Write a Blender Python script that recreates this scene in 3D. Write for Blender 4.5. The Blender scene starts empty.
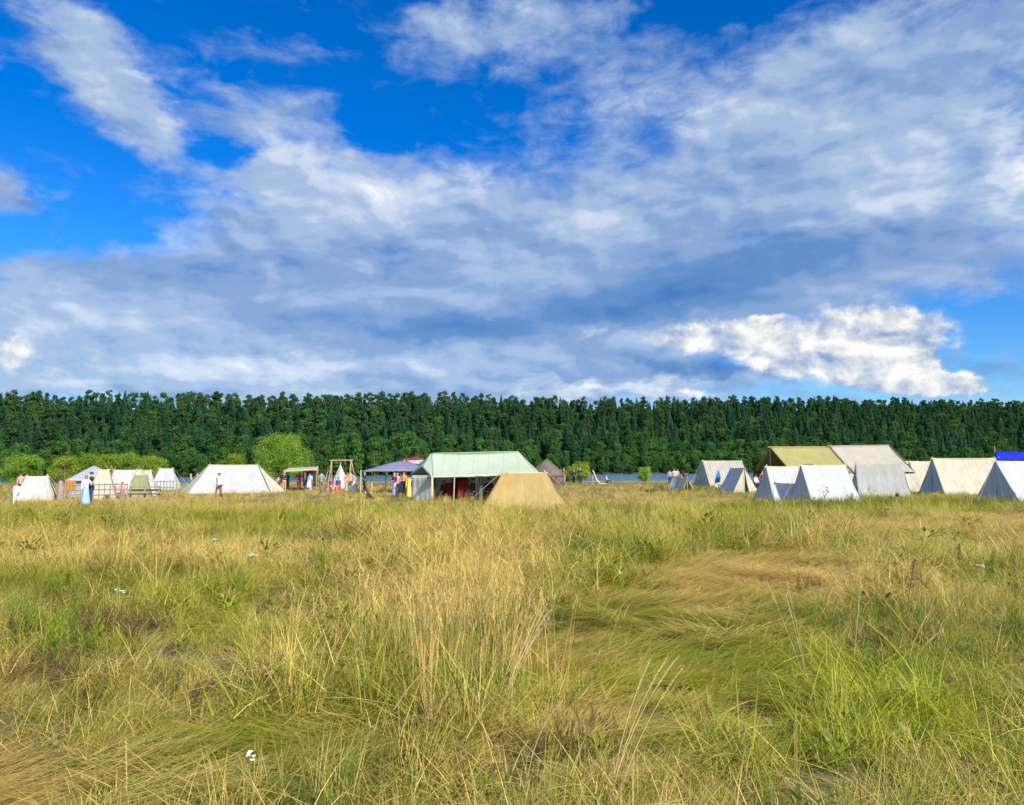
import bpy, bmesh, math, random
from mathutils import Vector, Matrix, Euler, noise, Quaternion
R = math.radians
scene = bpy.context.scene
COL = scene.collection
rnd = random.Random(11)

# ------------------------------------------------------------------ camera
W_, H_, F_ = 1024, 805, 769.0
EYE = Vector((0.0, 0.0, 1.75))
PITCH = math.atan((467.5 - 402.5) / F_)
ROLL = R(-0.2)
cam_d = bpy.data.cameras.new('camera')
cam = bpy.data.objects.new('camera', cam_d)
COL.objects.link(cam)
cam_d.sensor_width = 36.0
cam_d.lens = 36.0 * F_ / W_
cam_d.clip_start = 0.05
cam_d.clip_end = 6000
cam.location = EYE
cam.rotation_euler = (Matrix.Rotation(R(90) + PITCH, 3, 'X') @ Matrix.Rotation(ROLL, 3, 'Z')).to_euler()
scene.camera = cam
CM = cam.rotation_euler.to_matrix()

def ray(px, py):
    return (CM @ Vector((px - 512.0, 402.5 - py, -F_)))

def at(px, py, D):
    """world point seen at that pixel, D metres ahead"""
    r = ray(px, py)
    return EYE + r * (D / r.y)

def proj(p):
    v = CM.transposed() @ (Vector(p) - EYE)
    return 512 + F_ * v.x / -v.z, 402.5 - F_ * v.y / -v.z

# ------------------------------------------------------------------ terrain
WATER = -2.25
def sm(a, b, t):
    t = max(0.0, min(1.0, (t - a) / (b - a)))
    return t * t * (3 - 2 * t)

def yfar(x):
    return 405 + 0.38 * x + 6 * math.sin(x * 0.021) + 3 * math.sin(x * 0.067 + 1)

def gz(x, y):
    if y < 150:
        z = -0.26 * sm(18, 38, y) + 0.26 * sm(62, 86, y) - 0.32 * sm(87, 106, y)
        z -= 3.2 * sm(108 + 0.02 * x, 128 + 0.02 * x, y)
        amp = 1 - sm(100, 120, y)
        if y < 112:
            z += amp * 0.05 * (noise.noise(Vector((x * 0.6, y * 0.6, 3))) + 0.8 * noise.noise(Vector((x * 1.7, y * 1.7, 9))))
            z += amp * 0.10 * noise.noise(Vector((x * 0.13, y * 0.13, 5)))
            z += 0.05 * sm(10, 4, math.hypot(x, y))*0
        return z
    t = y - yfar(x)
    if t < -14:
        return -3.0
    hill = 25.2 + 0.022 * (x + 200)
    z = -3.0 + 1.3 * sm(-4, 4, t) + hill * sm(0, 105, t) + 2 * noise.noise(Vector((x * 0.01, y * 0.01, 1)))* sm(10, 60, t)
    return z

# ------------------------------------------------------------------ objects
def tag(o, label=None, cat=None, group=None, kind=None):
    if label: o['label'] = label
    if cat: o['category'] = cat
    if group: o['group'] = group
    if kind: o['kind'] = kind
    return o

def link(name, me, parent=None, mat=None, smooth=False):
    o = bpy.data.objects.new(name, me)
    COL.objects.link(o)
    if parent: o.parent = parent
    if mat is not None and not isinstance(mat, (list, tuple)): mat = [mat]
    if mat:
        for m in mat: me.materials.append(m)
    if smooth:
        me.polygons.foreach_set('use_smooth', [True] * len(me.polygons))
    return o

def empty(name, loc=(0, 0, 0), rz=0.0):
    o = bpy.data.objects.new(name, None)
    o.empty_display_size = 0.3
    COL.objects.link(o)
    o.location = loc
    o.rotation_euler = (0, 0, rz)
    return o

class MB:
    """collects shapes for ONE mesh"""
    def __init__(s): s.v = []; s.f = []; s.m = []
    def add(s, vs, fs, mi=0):
        n = len(s.v)
        s.v.extend([tuple(v) for v in vs])
        s.f.extend([tuple(i + n for i in f) for f in fs])
        s.m.extend([mi] * len(fs))
    def box(s, c, d, rot=None, mi=0):
        c = Vector(c)
        vs = []
        for x in (-.5, .5):
            for y in (-.5, .5):
                for z in (-.5, .5):
                    v = Vector((x * d[0], y * d[1], z * d[2]))
                    if rot: v = rot @ v
                    vs.append(c + v)
        s.add(vs, [(0, 1, 3, 2), (4, 6, 7, 5), (0, 4, 5, 1), (2, 3, 7, 6), (0, 2, 6, 4), (1, 5, 7, 3)], mi)
    def tube(s, pts, rad, n=6, mi=0, caps=True):
        pts = [Vector(p) for p in pts]
        if not isinstance(rad, (list, tuple)): rad = [rad] * len(pts)
        vs = []; k = len(pts)
        up = None
        for i, p in enumerate(pts):
            t = (pts[min(i + 1, k - 1)] - pts[max(i - 1, 0)])
            if t.length < 1e-9: t = Vector((0, 0, 1))
            t.normalize()
            if up is None:
                up = Vector((0, 0, 1)) if abs(t.z) < 0.9 else Vector((1, 0, 0))
            a = t.cross(up); a.normalize(); b = a.cross(t); b.normalize(); up = b
            for j in range(n):
                an = 2 * math.pi * j / n
                vs.append(p + (a * math.cos(an) + b * math.sin(an)) * rad[i])
        fs = []
        for i in range(k - 1):
            for j in range(n):
                fs.append((i * n + j, i * n + (j + 1) % n, (i + 1) * n + (j + 1) % n, (i + 1) * n + j))
        if caps:
            fs.append(tuple(range(n))[::-1]); fs.append(tuple((k - 1) * n + j for j in range(n)))
        s.add(vs, fs, mi)
    def rings(s, rings, mi=0, close=True, capends=True):
        """rings: list of lists of equal length"""
        n = len(rings[0]); vs = [p for r_ in rings for p in r_]; fs = []
        for i in range(len(rings) - 1):
            for j in range(n if close else n - 1):
                fs.append((i * n + j, i * n + (j + 1) % n, (i + 1) * n + (j + 1) % n, (i + 1) * n + j))
        if capends and close:
            fs.append(tuple(range(n))[::-1]); fs.append(tuple((len(rings) - 1) * n + j for j in range(n)))
        s.add(vs, fs, mi)
    def ball(s, c, r, n=8, m=6, mi=0, sc=(1, 1, 1)):
        rs = []
        for i in range(m + 1):
            ph = math.pi * (0.02 + 0.96 * i / m)
            rs.append([(c[0] + sc[0] * r * math.sin(ph) * math.cos(2 * math.pi * j / n), c[1] + sc[1] * r * math.sin(ph) * math.sin(2 * math.pi * j / n), c[2] - sc[2] * r * math.cos(ph)) for j in range(n)])
        s.rings(rs, mi)
    def mesh(s, name):
        me = bpy.data.meshes.new(name)
        me.from_pydata(s.v, [], s.f)
        if any(s.m): me.polygons.foreach_set('material_index', s.m)
        me.update()
        return me
    def build(s, name, mat=None, parent=None, smooth=False):
        return link(name, s.mesh(name), parent, mat, smooth)

# ------------------------------------------------------------------ materials
def nt(m):
    m.use_nodes = True
    t = m.node_tree
    t.nodes.clear()
    return t

def N(t, typ, **kw):
    n = t.nodes.new(typ)
    for k, v in kw.items():
        if k in n.inputs: pass
        setattr(n, k, v)
    return n

def setin(n, **kw):
    for k, v in kw.items():
        n.inputs[k.replace('_', ' ')].default_value = v

def rgba(c): return (c[0], c[1], c[2], 1)
def srgb(r, g, b):
    def f(u):
        u /= 255.0
        return u / 12.92 if u <= 0.04045 else ((u + 0.055) / 1.055) ** 2.4
    return (f(r), f(g), f(b))

def leaf_mat(name, c_a, c_b, transl=0.3, rand=True, noise_scale=0.0, rough=0.6, c_c=None):
    """leaves: colour between a and b by object and by place"""
    m = bpy.data.materials.new(name); t = nt(m); L = t.links.new
    out = N(t, 'ShaderNodeOutputMaterial')
    mix = N(t, 'ShaderNodeMixShader'); mix.inputs[0].default_value = transl
    d = N(t, 'ShaderNodeBsdfDiffuse'); tr = N(t, 'ShaderNodeBsdfTranslucent')
    oi = N(t, 'ShaderNodeObjectInfo')
    cr = N(t, 'ShaderNodeMix', data_type='RGBA')
    cr.inputs[6].default_value = rgba(c_a); cr.inputs[7].default_value = rgba(c_b)
    geo = N(t, 'ShaderNodeNewGeometry')
    if noise_scale:
        nz = N(t, 'ShaderNodeTexNoise'); nz.inputs['Scale'].default_value = noise_scale; nz.inputs['Detail'].default_value = 2
        L(geo.outputs['Position'], nz.inputs['Vector'])
        ad = N(t, 'ShaderNodeMath', operation='ADD'); L(nz.outputs['Fac'], ad.inputs[0]); L(oi.outputs['Random'], ad.inputs[1])
        ad2 = N(t, 'ShaderNodeMath', operation='ADD'); L(ad.outputs[0], ad2.inputs[0]); L(geo.outputs['Random Per Island'], ad2.inputs[1])
        mr = N(t, 'ShaderNodeMapRange'); mr.inputs['From Min'].default_value = 0.7; mr.inputs['From Max'].default_value = 2.1
        L(ad2.outputs[0], mr.inputs[0]); L(mr.outputs[0], cr.inputs[0])
    else:
        L(oi.outputs['Random'], cr.inputs[0])
    L(cr.outputs[2], d.inputs[0]); L(cr.outputs[2], tr.inputs[0])
    L(d.outputs[0], mix.inputs[1]); L(tr.outputs[0], mix.inputs[2]); L(mix.outputs[0], out.inputs[0])
    return m

def cloth_mat(name, col, col2=None, transl=0.3, scale=1.2, stripe=0.0, stain=0.5):
    """woven canvas: faint mottling, dirt near the ground, optional width seams"""
    m = bpy.data.materials.new(name); t = nt(m); L = t.links.new
    out = N(t, 'ShaderNodeOutputMaterial')
    tc = N(t, 'ShaderNodeTexCoord')
    n1 = N(t, 'ShaderNodeTexNoise'); setin(n1, Scale=scale, Detail=5.0, Roughness=0.6)
    L(tc.outputs['Object'], n1.inputs['Vector'])
    mp = N(t, 'ShaderNodeMapping'); mp.inputs['Scale'].default_value = (3.2, 3.2, 0.35)
    L(tc.outputs['Object'], mp.inputs['Vector'])
    n2 = N(t, 'ShaderNodeTexNoise'); setin(n2, Scale=2.0, Detail=3.0)
    L(mp.outputs[0], n2.inputs['Vector'])
    ad = N(t, 'ShaderNodeMath', operation='MULTIPLY_ADD'); ad.inputs[1].default_value = 0.6
    L(n2.outputs['Fac'], ad.inputs[0]); L(n1.outputs['Fac'], ad.inputs[2])
    mr = N(t, 'ShaderNodeMapRange'); setin(mr, From_Min=0.55, From_Max=1.05)
    L(ad.outputs[0], mr.inputs[0])
    mx = N(t, 'ShaderNodeMix', data_type='RGBA')
    c2 = col2 or tuple(c * (1 - 0.28 * stain) for c in col)
    mx.inputs[6].default_value = rgba(col); mx.inputs[7].default_value = rgba(c2)
    L(mr.outputs[0], mx.inputs[0])
    colout = mx.outputs[2]
    if stripe:
        wv = N(t, 'ShaderNodeTexWave'); wv.wave_type = 'BANDS'; wv.bands_direction = 'X'; setin(wv, Scale=stripe, Distortion=0.6, Detail=1.0)
        L(tc.outputs['Object'], wv.inputs['Vector'])
        m2 = N(t, 'ShaderNodeMix', data_type='RGBA', blend_type='MULTIPLY'); m2.inputs[7].default_value = (0.72, 0.68, 0.66, 1)
        L(wv.outputs['Fac'], m2.inputs[0]); L(colout, m2.inputs[6]); colout = m2.outputs[2]
    # sewn seams between the widths of cloth
    sx = N(t, 'ShaderNodeSeparateXYZ'); L(tc.outputs['Object'], sx.inputs[0])
    fr = N(t, 'ShaderNodeMath', operation='PINGPONG'); fr.inputs[1].default_value = 0.42; L(sx.outputs[0], fr.inputs[0])
    sm_ = N(t, 'ShaderNodeMapRange'); setin(sm_, From_Min=0.0, From_Max=0.035, To_Min=0.86, To_Max=1.0); L(fr.outputs[0], sm_.inputs[0])
    mm = N(t, 'ShaderNodeMix', data_type='RGBA', blend_type='MULTIPLY'); mm.inputs[0].default_value = 1.0; L(colout, mm.inputs[6]); L(sm_.outputs[0], mm.inputs[7]); colout = mm.outputs[2]
    bs = N(t, 'ShaderNodeBsdfPrincipled'); setin(bs, Roughness=0.85)
    bs.inputs['Specular IOR Level'].default_value = 0.2
    L(colout, bs.inputs['Base Color'])
    bp = N(t, 'ShaderNodeBump'); setin(bp, Strength=0.5, Distance=0.06); L(ad.outputs[0], bp.inputs['Height']); L(bp.outputs[0], bs.inputs['Normal'])
    tr = N(t, 'ShaderNodeBsdfTranslucent'); L(colout, tr.inputs[0])
    ms = N(t, 'ShaderNodeMixShader'); ms.inputs[0].default_value = transl
    L(bs.outputs[0], ms.inputs[1]); L(tr.outputs[0], ms.inputs[2]); L(ms.outputs[0], out.inputs[0])
    return m

def plain_mat(name, col, rough=0.8, var=0.25, scale=6.0, stretch=(1, 1, 1), bump=0.2):
    m = bpy.data.materials.new(name); t = nt(m); L = t.links.new
    out = N(t, 'ShaderNodeOutputMaterial'); bs = N(t, 'ShaderNodeBsdfPrincipled'); setin(bs, Roughness=rough)
    tc = N(t, 'ShaderNodeTexCoord'); mp = N(t, 'ShaderNodeMapping'); mp.inputs['Scale'].default_value = stretch
    L(tc.outputs['Object'], mp.inputs[0])
    n1 = N(t, 'ShaderNodeTexNoise'); setin(n1, Scale=scale, Detail=4.0); L(mp.outputs[0], n1.inputs['Vector'])
    mx = N(t, 'ShaderNodeMix', data_type='RGBA'); mx.inputs[6].default_value = rgba([c * (1 - var) for c in col]); mx.inputs[7].default_value = rgba([min(1, c * (1 + var)) for c in col])
    L(n1.outputs['Fac'], mx.inputs[0]); L(mx.outputs[2], bs.inputs['Base Color'])
    bp = N(t, 'ShaderNodeBump'); setin(bp, Strength=bump, Distance=0.02); L(n1.outputs['Fac'], bp.inputs['Height']); L(bp.outputs[0], bs.inputs['Normal'])
    L(bs.outputs[0], out.inputs[0])
    return m

# ------------------------------------------------------------------ light
SUN_AZ, SUN_EL = 141.0, 32.0       # degrees clockwise from the view direction; behind right
sd = Vector((math.sin(R(SUN_AZ)) * math.cos(R(SUN_EL)), math.cos(R(SUN_AZ)) * math.cos(R(SUN_EL)), math.sin(R(SUN_EL))))
sun_d = bpy.data.lights.new('sun', 'SUN'); sun_d.energy = 4.7; sun_d.angle = R(0.5); sun_d.color = (1.0, 0.93, 0.80)
sun = bpy.data.objects.new('sun', sun_d); COL.objects.link(sun)
sun.location = (40, -40, 60)
sun.rotation_euler = sd.to_track_quat('Z', 'Y').to_euler()
scene.view_settings.view_transform = 'Standard'
scene.view_settings.look = 'None'
scene.view_settings.gamma = 1.0
scene.view_settings.exposure = 0.66
scene.view_settings.use_curve_mapping = False
scene.cycles.max_bounces = 6
scene.cycles.diffuse_bounces = 3
scene.cycles.glossy_bounces = 2
scene.cycles.transmission_bounces = 3
scene.cycles.caustics_reflective = False
scene.cycles.caustics_refractive = False
scene.cycles.use_adaptive_sampling = True
scene.cycles.adaptive_threshold = 0.02
# ------------------------------------------------------------------ sky with clouds
def make_world():
    w = bpy.data.worlds.new('World'); scene.world = w; w.use_nodes = True
    t = w.node_tree; t.nodes.clear(); L = t.links.new
    def M(op, a, b=None, c=None, clamp=False):
        n = N(t, 'ShaderNodeMath', operation=op); n.use_clamp = clamp
        for i, v in enumerate((a, b, c)):
            if v is None: continue
            if isinstance(v, (int, float)): n.inputs[i].default_value = v
            else: L(v, n.inputs[i])
        return n.outputs[0]
    def MR(v, a, b, c=0.0, d=1.0, smooth=True):
        n = N(t, 'ShaderNodeMapRange'); n.interpolation_type = 'SMOOTHSTEP' if smooth else 'LINEAR'
        L(v, n.inputs[0])
        for i, x in zip((1, 2, 3, 4), (a, b, c, d)): n.inputs[i].default_value = x
        return n.outputs[0]
    def VM(op, a, b=None, sc=None):
        n = N(t, 'ShaderNodeVectorMath', operation=op)
        for i, v in enumerate((a, b)):
            if v is None: continue
            if isinstance(v, (tuple, list)): n.inputs[i].default_value = v
            else: L(v, n.inputs[i])
        if sc is not None: n.inputs['Scale'].default_value = sc
        return n.outputs[0]
    def NO(vec, scale, detail=6, rough=0.52, lac=2.0, dist=0.0, col=False, typ=None):
        n = N(t, 'ShaderNodeTexNoise')
        if typ: n.noise_type = typ
        L(vec, n.inputs['Vector']); setin(n, Scale=scale, Detail=float(detail), Roughness=rough, Lacunarity=lac, Distortion=dist)
        return n.outputs['Color' if col else 'Fac']
    def MIX(f, a, b):
        n = N(t, 'ShaderNodeMix', data_type='RGBA')
        if isinstance(f, float): n.inputs[0].default_value = f
        else: L(f, n.inputs[0])
        for i, v in ((6, a), (7, b)):
            if isinstance(v, tuple): n.inputs[i].default_value = rgba(v)
            else: L(v, n.inputs[i])
        return n.outputs[2]
    tc = N(t, 'ShaderNodeTexCoord'); d = tc.outputs['Generated']
    sp = N(t, 'ShaderNodeSeparateXYZ'); L(d, sp.inputs[0]); x, y, z = sp.outputs
    az = M('MULTIPLY', M('ARCTAN2', x, y), 57.2958)
    el = M('MULTIPLY', M('ARCSINE', z), 57.2958)
    cb = N(t, 'ShaderNodeCombineXYZ'); L(az, cb.inputs[0]); L(el, cb.inputs[1]); q = cb.outputs[0]
    # perspective of a flat cloud layer
    zz = M('ADD', M('MAXIMUM', z, 0.0), 0.13)
    cp = N(t, 'ShaderNodeCombineXYZ'); L(M('DIVIDE', x, zz), cp.inputs[0]); L(M('DIVIDE', y, zz), cp.inputs[1]); P = cp.outputs[0]
    # shift the angular coordinates by noise so that the masses get ragged outlines
    wq = VM('MULTIPLY', q, (0.6, 1.1, 1))
    w1 = VM('SUBTRACT', NO(wq, 0.12, 4, 0.55, col=True), (0.5, 0.5, 0.5))
    w2 = VM('SUBTRACT', NO(wq, 0.5, 4, 0.6, col=True), (0.5, 0.5, 0.5))
    qw = VM('ADD', q, VM('ADD', VM('MULTIPLY', w1, (7.5, 5.5, 0)), VM('MULTIPLY', w2, (5.0, 2.6, 0))))
    def blobs(lst, vec, k=1.0):
        acc = None
        for (px, py, wx, wy, rot, amp) in lst:
            r_ = ray(px, py).normalized()
            a0 = math.degrees(math.atan2(r_.x, r_.y)); e0 = math.degrees(math.asin(r_.z))
            mp = N(t, 'ShaderNodeMapping'); mp.vector_type = 'TEXTURE'
            mp.inputs['Location'].default_value = (a0, e0, 0)
            mp.inputs['Rotation'].default_value = (0, 0, R(rot))
            s_ = 57.3 / F_ * 0.93
            mp.inputs['Scale'].default_value = (wx * s_ * k, wy * s_ * k, 1)
            L(vec, mp.inputs[0])
            ln = N(t, 'ShaderNodeVectorMath', operation='LENGTH'); L(mp.outputs[0], ln.inputs[0])
            v = MR(ln.outputs['Value'], 1.0, 0.0, 0.0, amp)
            acc = v if acc is None else M('ADD', acc, v)
        return acc
    # where the main layer is thick (pixel centre, half sizes, tilt, amount)
    cover = blobs([
        (560, 290, 760, 150, 3, 1.3), (760, 170, 420, 210, 12, 0.95), (900, 60, 300, 110, 15, .75), (330, 235, 230, 120, 20, .9),
        (60, 310, 240, 75, 0, .9), (400, 200, 230, 110, 0, .55), (95, 65, 105, 62, -28, 1.15), (150, 118, 75, 50, -30, .8),
        (290, 105, 90, 40, 10, .55), (4, 182, 62, 36, -15, 1.5), (510, 40, 210, 60, 8, .8), (610, 60, 150, 90, 20, .5), (440, 25, 90, 25, 0, .35),
        (245, 45, 160, 26, 8, .35), (75, 20, 90, 30, 0, .35), (60, 152, 70, 16, -8, .3), (1000, 210, 100, 120, 0, .5), (250, 365, 560, 75, 0, 1.3), (500, 385, 900, 60, 0, .8), (350, 330, 500, 90, 0, .5),
        (620, 385, 280, 14, 0, .5), (20, 345, 60, 45, 0, .6), (900, 260, 200, 80, 0, .35),
        (60, 225, 120, 42, 12, -.65), (300, 150, 100, 50, 20, .5), (225, 100, 110, 40, -10, .35), (400, 120, 100, 26, 8, -.62), (700, 8, 190, 24, 6, -.6), (975, 332, 95, 30, 0, -2.0), (995, 240, 40, 18, 0, -.5),
        (0, 285, 40, 16, 0, -.5), (10, 302, 40, 16, 0, -.35), (850, 10, 80, 22, 0, -.2), (240, 150, 60, 20, 10, -.45), (590,45,60,25,0,-.15)
    ], qw)
    PS = VM('MULTIPLY', P, (1.0, 0.8, 1.0))
    warpP = VM('ADD', PS, VM('SCALE', VM('SUBTRACT', NO(PS, 1.3, 3, col=True), (.5, .5, .5)), None, 0.5))
    n1 = NO(warpP, 1.7, 6, 0.54)
    offP = VM('ADD', warpP, (0.08, 0.13, 0.0))     # towards higher, right
    n1b = NO(offP, 1.7, 5, 0.54)
    n0 = NO(VM('MULTIPLY', q, (0.055, 0.11, 1)), 1.0, 5, 0.6)
    n4 = NO(VM('MULTIPLY', q, (0.30, 0.62, 1)), 1.0, 7, 0.62, dist=0.4)
    dens = M('ADD', cover, M('ADD', M('MULTIPLY', M('SUBTRACT', n1, 0.5), 1.5), M('MULTIPLY', M('SUBTRACT', n4, 0.5), 1.6)))
    alpha = MR(dens, 0.0, 1.05)
    # light and grey in the layer
    shade = M('MULTIPLY', M('SUBTRACT', n1, n1b), 0.55)
    n5 = NO(VM('MULTIPLY', q, (0.17, 0.34, 1)), 1.0, 6, 0.52, dist=0.25)
    n5b = NO(VM('ADD', VM('MULTIPLY', q, (0.17, 0.34, 1)), (0.13, 0.20, 0)), 1.0, 6, 0.52, dist=0.25)
    shade = M('ADD', shade, M('MULTIPLY', M('SUBTRACT', n5, n5b), 0.85))
    macro = blobs([
        (860, 190, 200, 50, 10, .10), (120, 330, 160, 30, 0, .10),
        (400, 190, 170, 55, 12, .30), (330, 150, 130, 50, 10, .22), (140, 95, 130, 60, -28, .22), (130, 225, 110, 50, 18, .25), (620, 120, 260, 60, 10, .14), (560, 215, 260, 26, -4, .14),
        (940, 120, 160, 60, 10, .16), (1005, 175, 45, 45, 0, .50), (900, 185, 90, 30, 0, .2), (800, 60, 300, 60, 15, .08), (60, 320, 180, 40, 0, .14), (250, 370, 330, 22, 0, .30), (620, 388, 200, 10, 0, .38), (18, 345, 55, 26, 0, .1),
        (300, 255, 200, 26, 6, -.16), (460, 325, 360, 34, 2, -.34), (740, 262, 260, 50, 8, -.38), (640, 300, 200, 30, 0, -.22), (960, 230, 130, 40, 10, -.12), (780, 372, 260, 22, 0, -.45), (130, 275, 160, 24, 0, -.14), (950, 380, 150, 30, 0, -.1), (900, 150, 200, 60, 10, -.06)
    ], qw)
    belly = blobs([(700, 290, 420, 75, 4, .62), (330, 320, 380, 60, 0, .45)], qw)
    shade = M('MULTIPLY', shade, M('SUBTRACT', 1.15, belly))
    br = M('ADD', M('MULTIPLY_ADD', macro, 0.88, shade), M('ADD', 0.51, M('MULTIPLY', M('SUBTRACT', n0, 0.5), 0.35)))
    rp = N(t, 'ShaderNodeValToRGB'); L(br, rp.inputs[0])
    cr = rp.color_ramp; cr.interpolation = 'EASE'
    stops = [(0.0, (72, 118, 184)), (0.22, (98, 139, 192)), (0.42, (134, 163, 205)), (0.60, (164, 186, 217)), (0.80, (204, 216, 233)), (1.0, (244, 247, 252))]
    cr.elements[0].position, cr.elements[0].color = stops[0][0], rgba(srgb(*stops[0][1]))
    cr.elements[1].position, cr.elements[1].color = 1.0, rgba(srgb(*stops[-1][1]))
    for p_, c_ in stops[1:-1]:
        e = cr.elements.new(p_); e.color = rgba(srgb(*c_))
    layer = rp.outputs[0]
    # the sunlit cumulus low on the right, and its puff on the far left
    wc = VM('SUBTRACT', NO(q, 0.45, 5, 0.6, col=True), (.5, .5, .5))
    qc = VM('ADD', q, VM('MULTIPLY', wc, (3.2, 2.0, 0)))
    cum = blobs([(850, 340, 120, 52, 8, 1.4), (780, 342, 140, 40, -4, 1.25), (700, 338, 95, 22, 0, 1.1), (905, 352, 60, 50, 40, 1.1), (620, 330, 120, 12, 0, .45), (890, 378, 90, 24, 0, 1.1), (945, 386, 60, 15, 0, 1.2), (970, 390, 30, 12, 0, .9),
                 (12, 352, 40, 22, 20, 1.0), (760, 316, 60, 8, 0, .6), (880, 362, 60, 26, 20, .6), (690, 392, 90, 7, 0, .7), (600, 388, 100, 7, 0, .5), (930,366,16,26,0,.9)], qc)
    cs = VM('MULTIPLY', q, (0.17, 0.24, 1))
    c1 = NO(cs, 1.6, 7, 0.55, dist=0.3)
    c2 = NO(VM('ADD', cs, (0.10, 0.085, 0)), 1.6, 6, 0.55, dist=0.3)
    cd = M('ADD', cum, M('MULTIPLY', M('SUBTRACT', c1, 0.5), 1.7))
    ca = M('MULTIPLY', MR(cd, 0.22, 0.92), 0.97)
    c3 = NO(VM('MULTIPLY', qc, (1.0, 1.4, 1)), 0.55, 5, 0.55)
    cl = M('ADD', M('MULTIPLY', M('SUBTRACT', c1, c2), 2.8), M('ADD', 0.62, M('MULTIPLY', M('SUBTRACT', c3, 0.5), 1.5)))
    rc = N(t, 'ShaderNodeValToRGB'); L(cl, rc.inputs[0]); cr = rc.color_ramp
    cr.elements[0].position, cr.elements[0].color = 0.0, rgba(srgb(138, 158, 192))
    cr.elements[1].position, cr.elements[1].color = 1.0, rgba(srgb(252, 250, 246))
    for p_, c_ in ((0.3, (172, 188, 214)), (0.6, (212, 217, 224)), (0.8, (238, 238, 234))):
        e = cr.elements.new(p_); e.color = rgba(srgb(*c_))
    ccol = rc.outputs[0]
    cloud = MIX(ca, layer, ccol)
    # thin veil just above the horizon
    veil = M('MULTIPLY', MR(el, 9.0, 0.0), 0.6)
    a_all = M('MAXIMUM', M('MULTIPLY', alpha, 0.93), ca)
    sky = N(t, 'ShaderNodeTexSky'); sky.sky_type = 'NISHITA'; sky.sun_disc = False
    sky.sun_elevation = R(SUN_EL); sky.sun_rotation = R(SUN_AZ); sky.air_density = 1.0; sky.dust_density = 0.4; sky.ozone_density = 2.5
    hs = N(t, 'ShaderNodeHueSaturation'); hs.inputs['Saturation'].default_value = 1.5; hs.inputs['Value'].default_value = 1.0
    L(sky.outputs[0], hs.inputs['Color'])
    gm = N(t, 'ShaderNodeMix', data_type='RGBA', blend_type='MULTIPLY'); gm.inputs[0].default_value = 1.0; gm.inputs[7].default_value = SKY_TINT
    L(hs.outputs[0], gm.inputs[6])
    b1 = N(t, 'ShaderNodeBackground'); b1.inputs[1].default_value = 0.08; L(gm.outputs[2], b1.inputs[0])
    b2 = N(t, 'ShaderNodeBackground'); b2.inputs[1].default_value = 0.70; L(cloud, b2.inputs[0])
    # unseen clouds behind the viewer, added and brightened to give soft fill light
    rear_fill = MR(y, 0.15, -0.35)
    L(M('MULTIPLY_ADD', rear_fill, 1.3, 0.69), b2.inputs[1])
    a_all = M('MAXIMUM', a_all, M('MULTIPLY', MR(y, 0.0, -0.3), 0.75))  # extra cloud cover added out of view for the same fill
    a_all = M('MULTIPLY', a_all, MR(z, -0.02, 0.0))
    ms = N(t, 'ShaderNodeMixShader'); L(a_all, ms.inputs[0]); L(b1.outputs[0], ms.inputs[1]); L(b2.outputs[0], ms.inputs[2])
    out = N(t, 'ShaderNodeOutputWorld'); L(ms.outputs[0], out.inputs[0])
    w.cycles.sampling_method = 'MANUAL'; w.cycles.sample_map_resolution = 512
SKY_TINT = (0.72, 1.0, 1.42, 1)
make_world()
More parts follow.
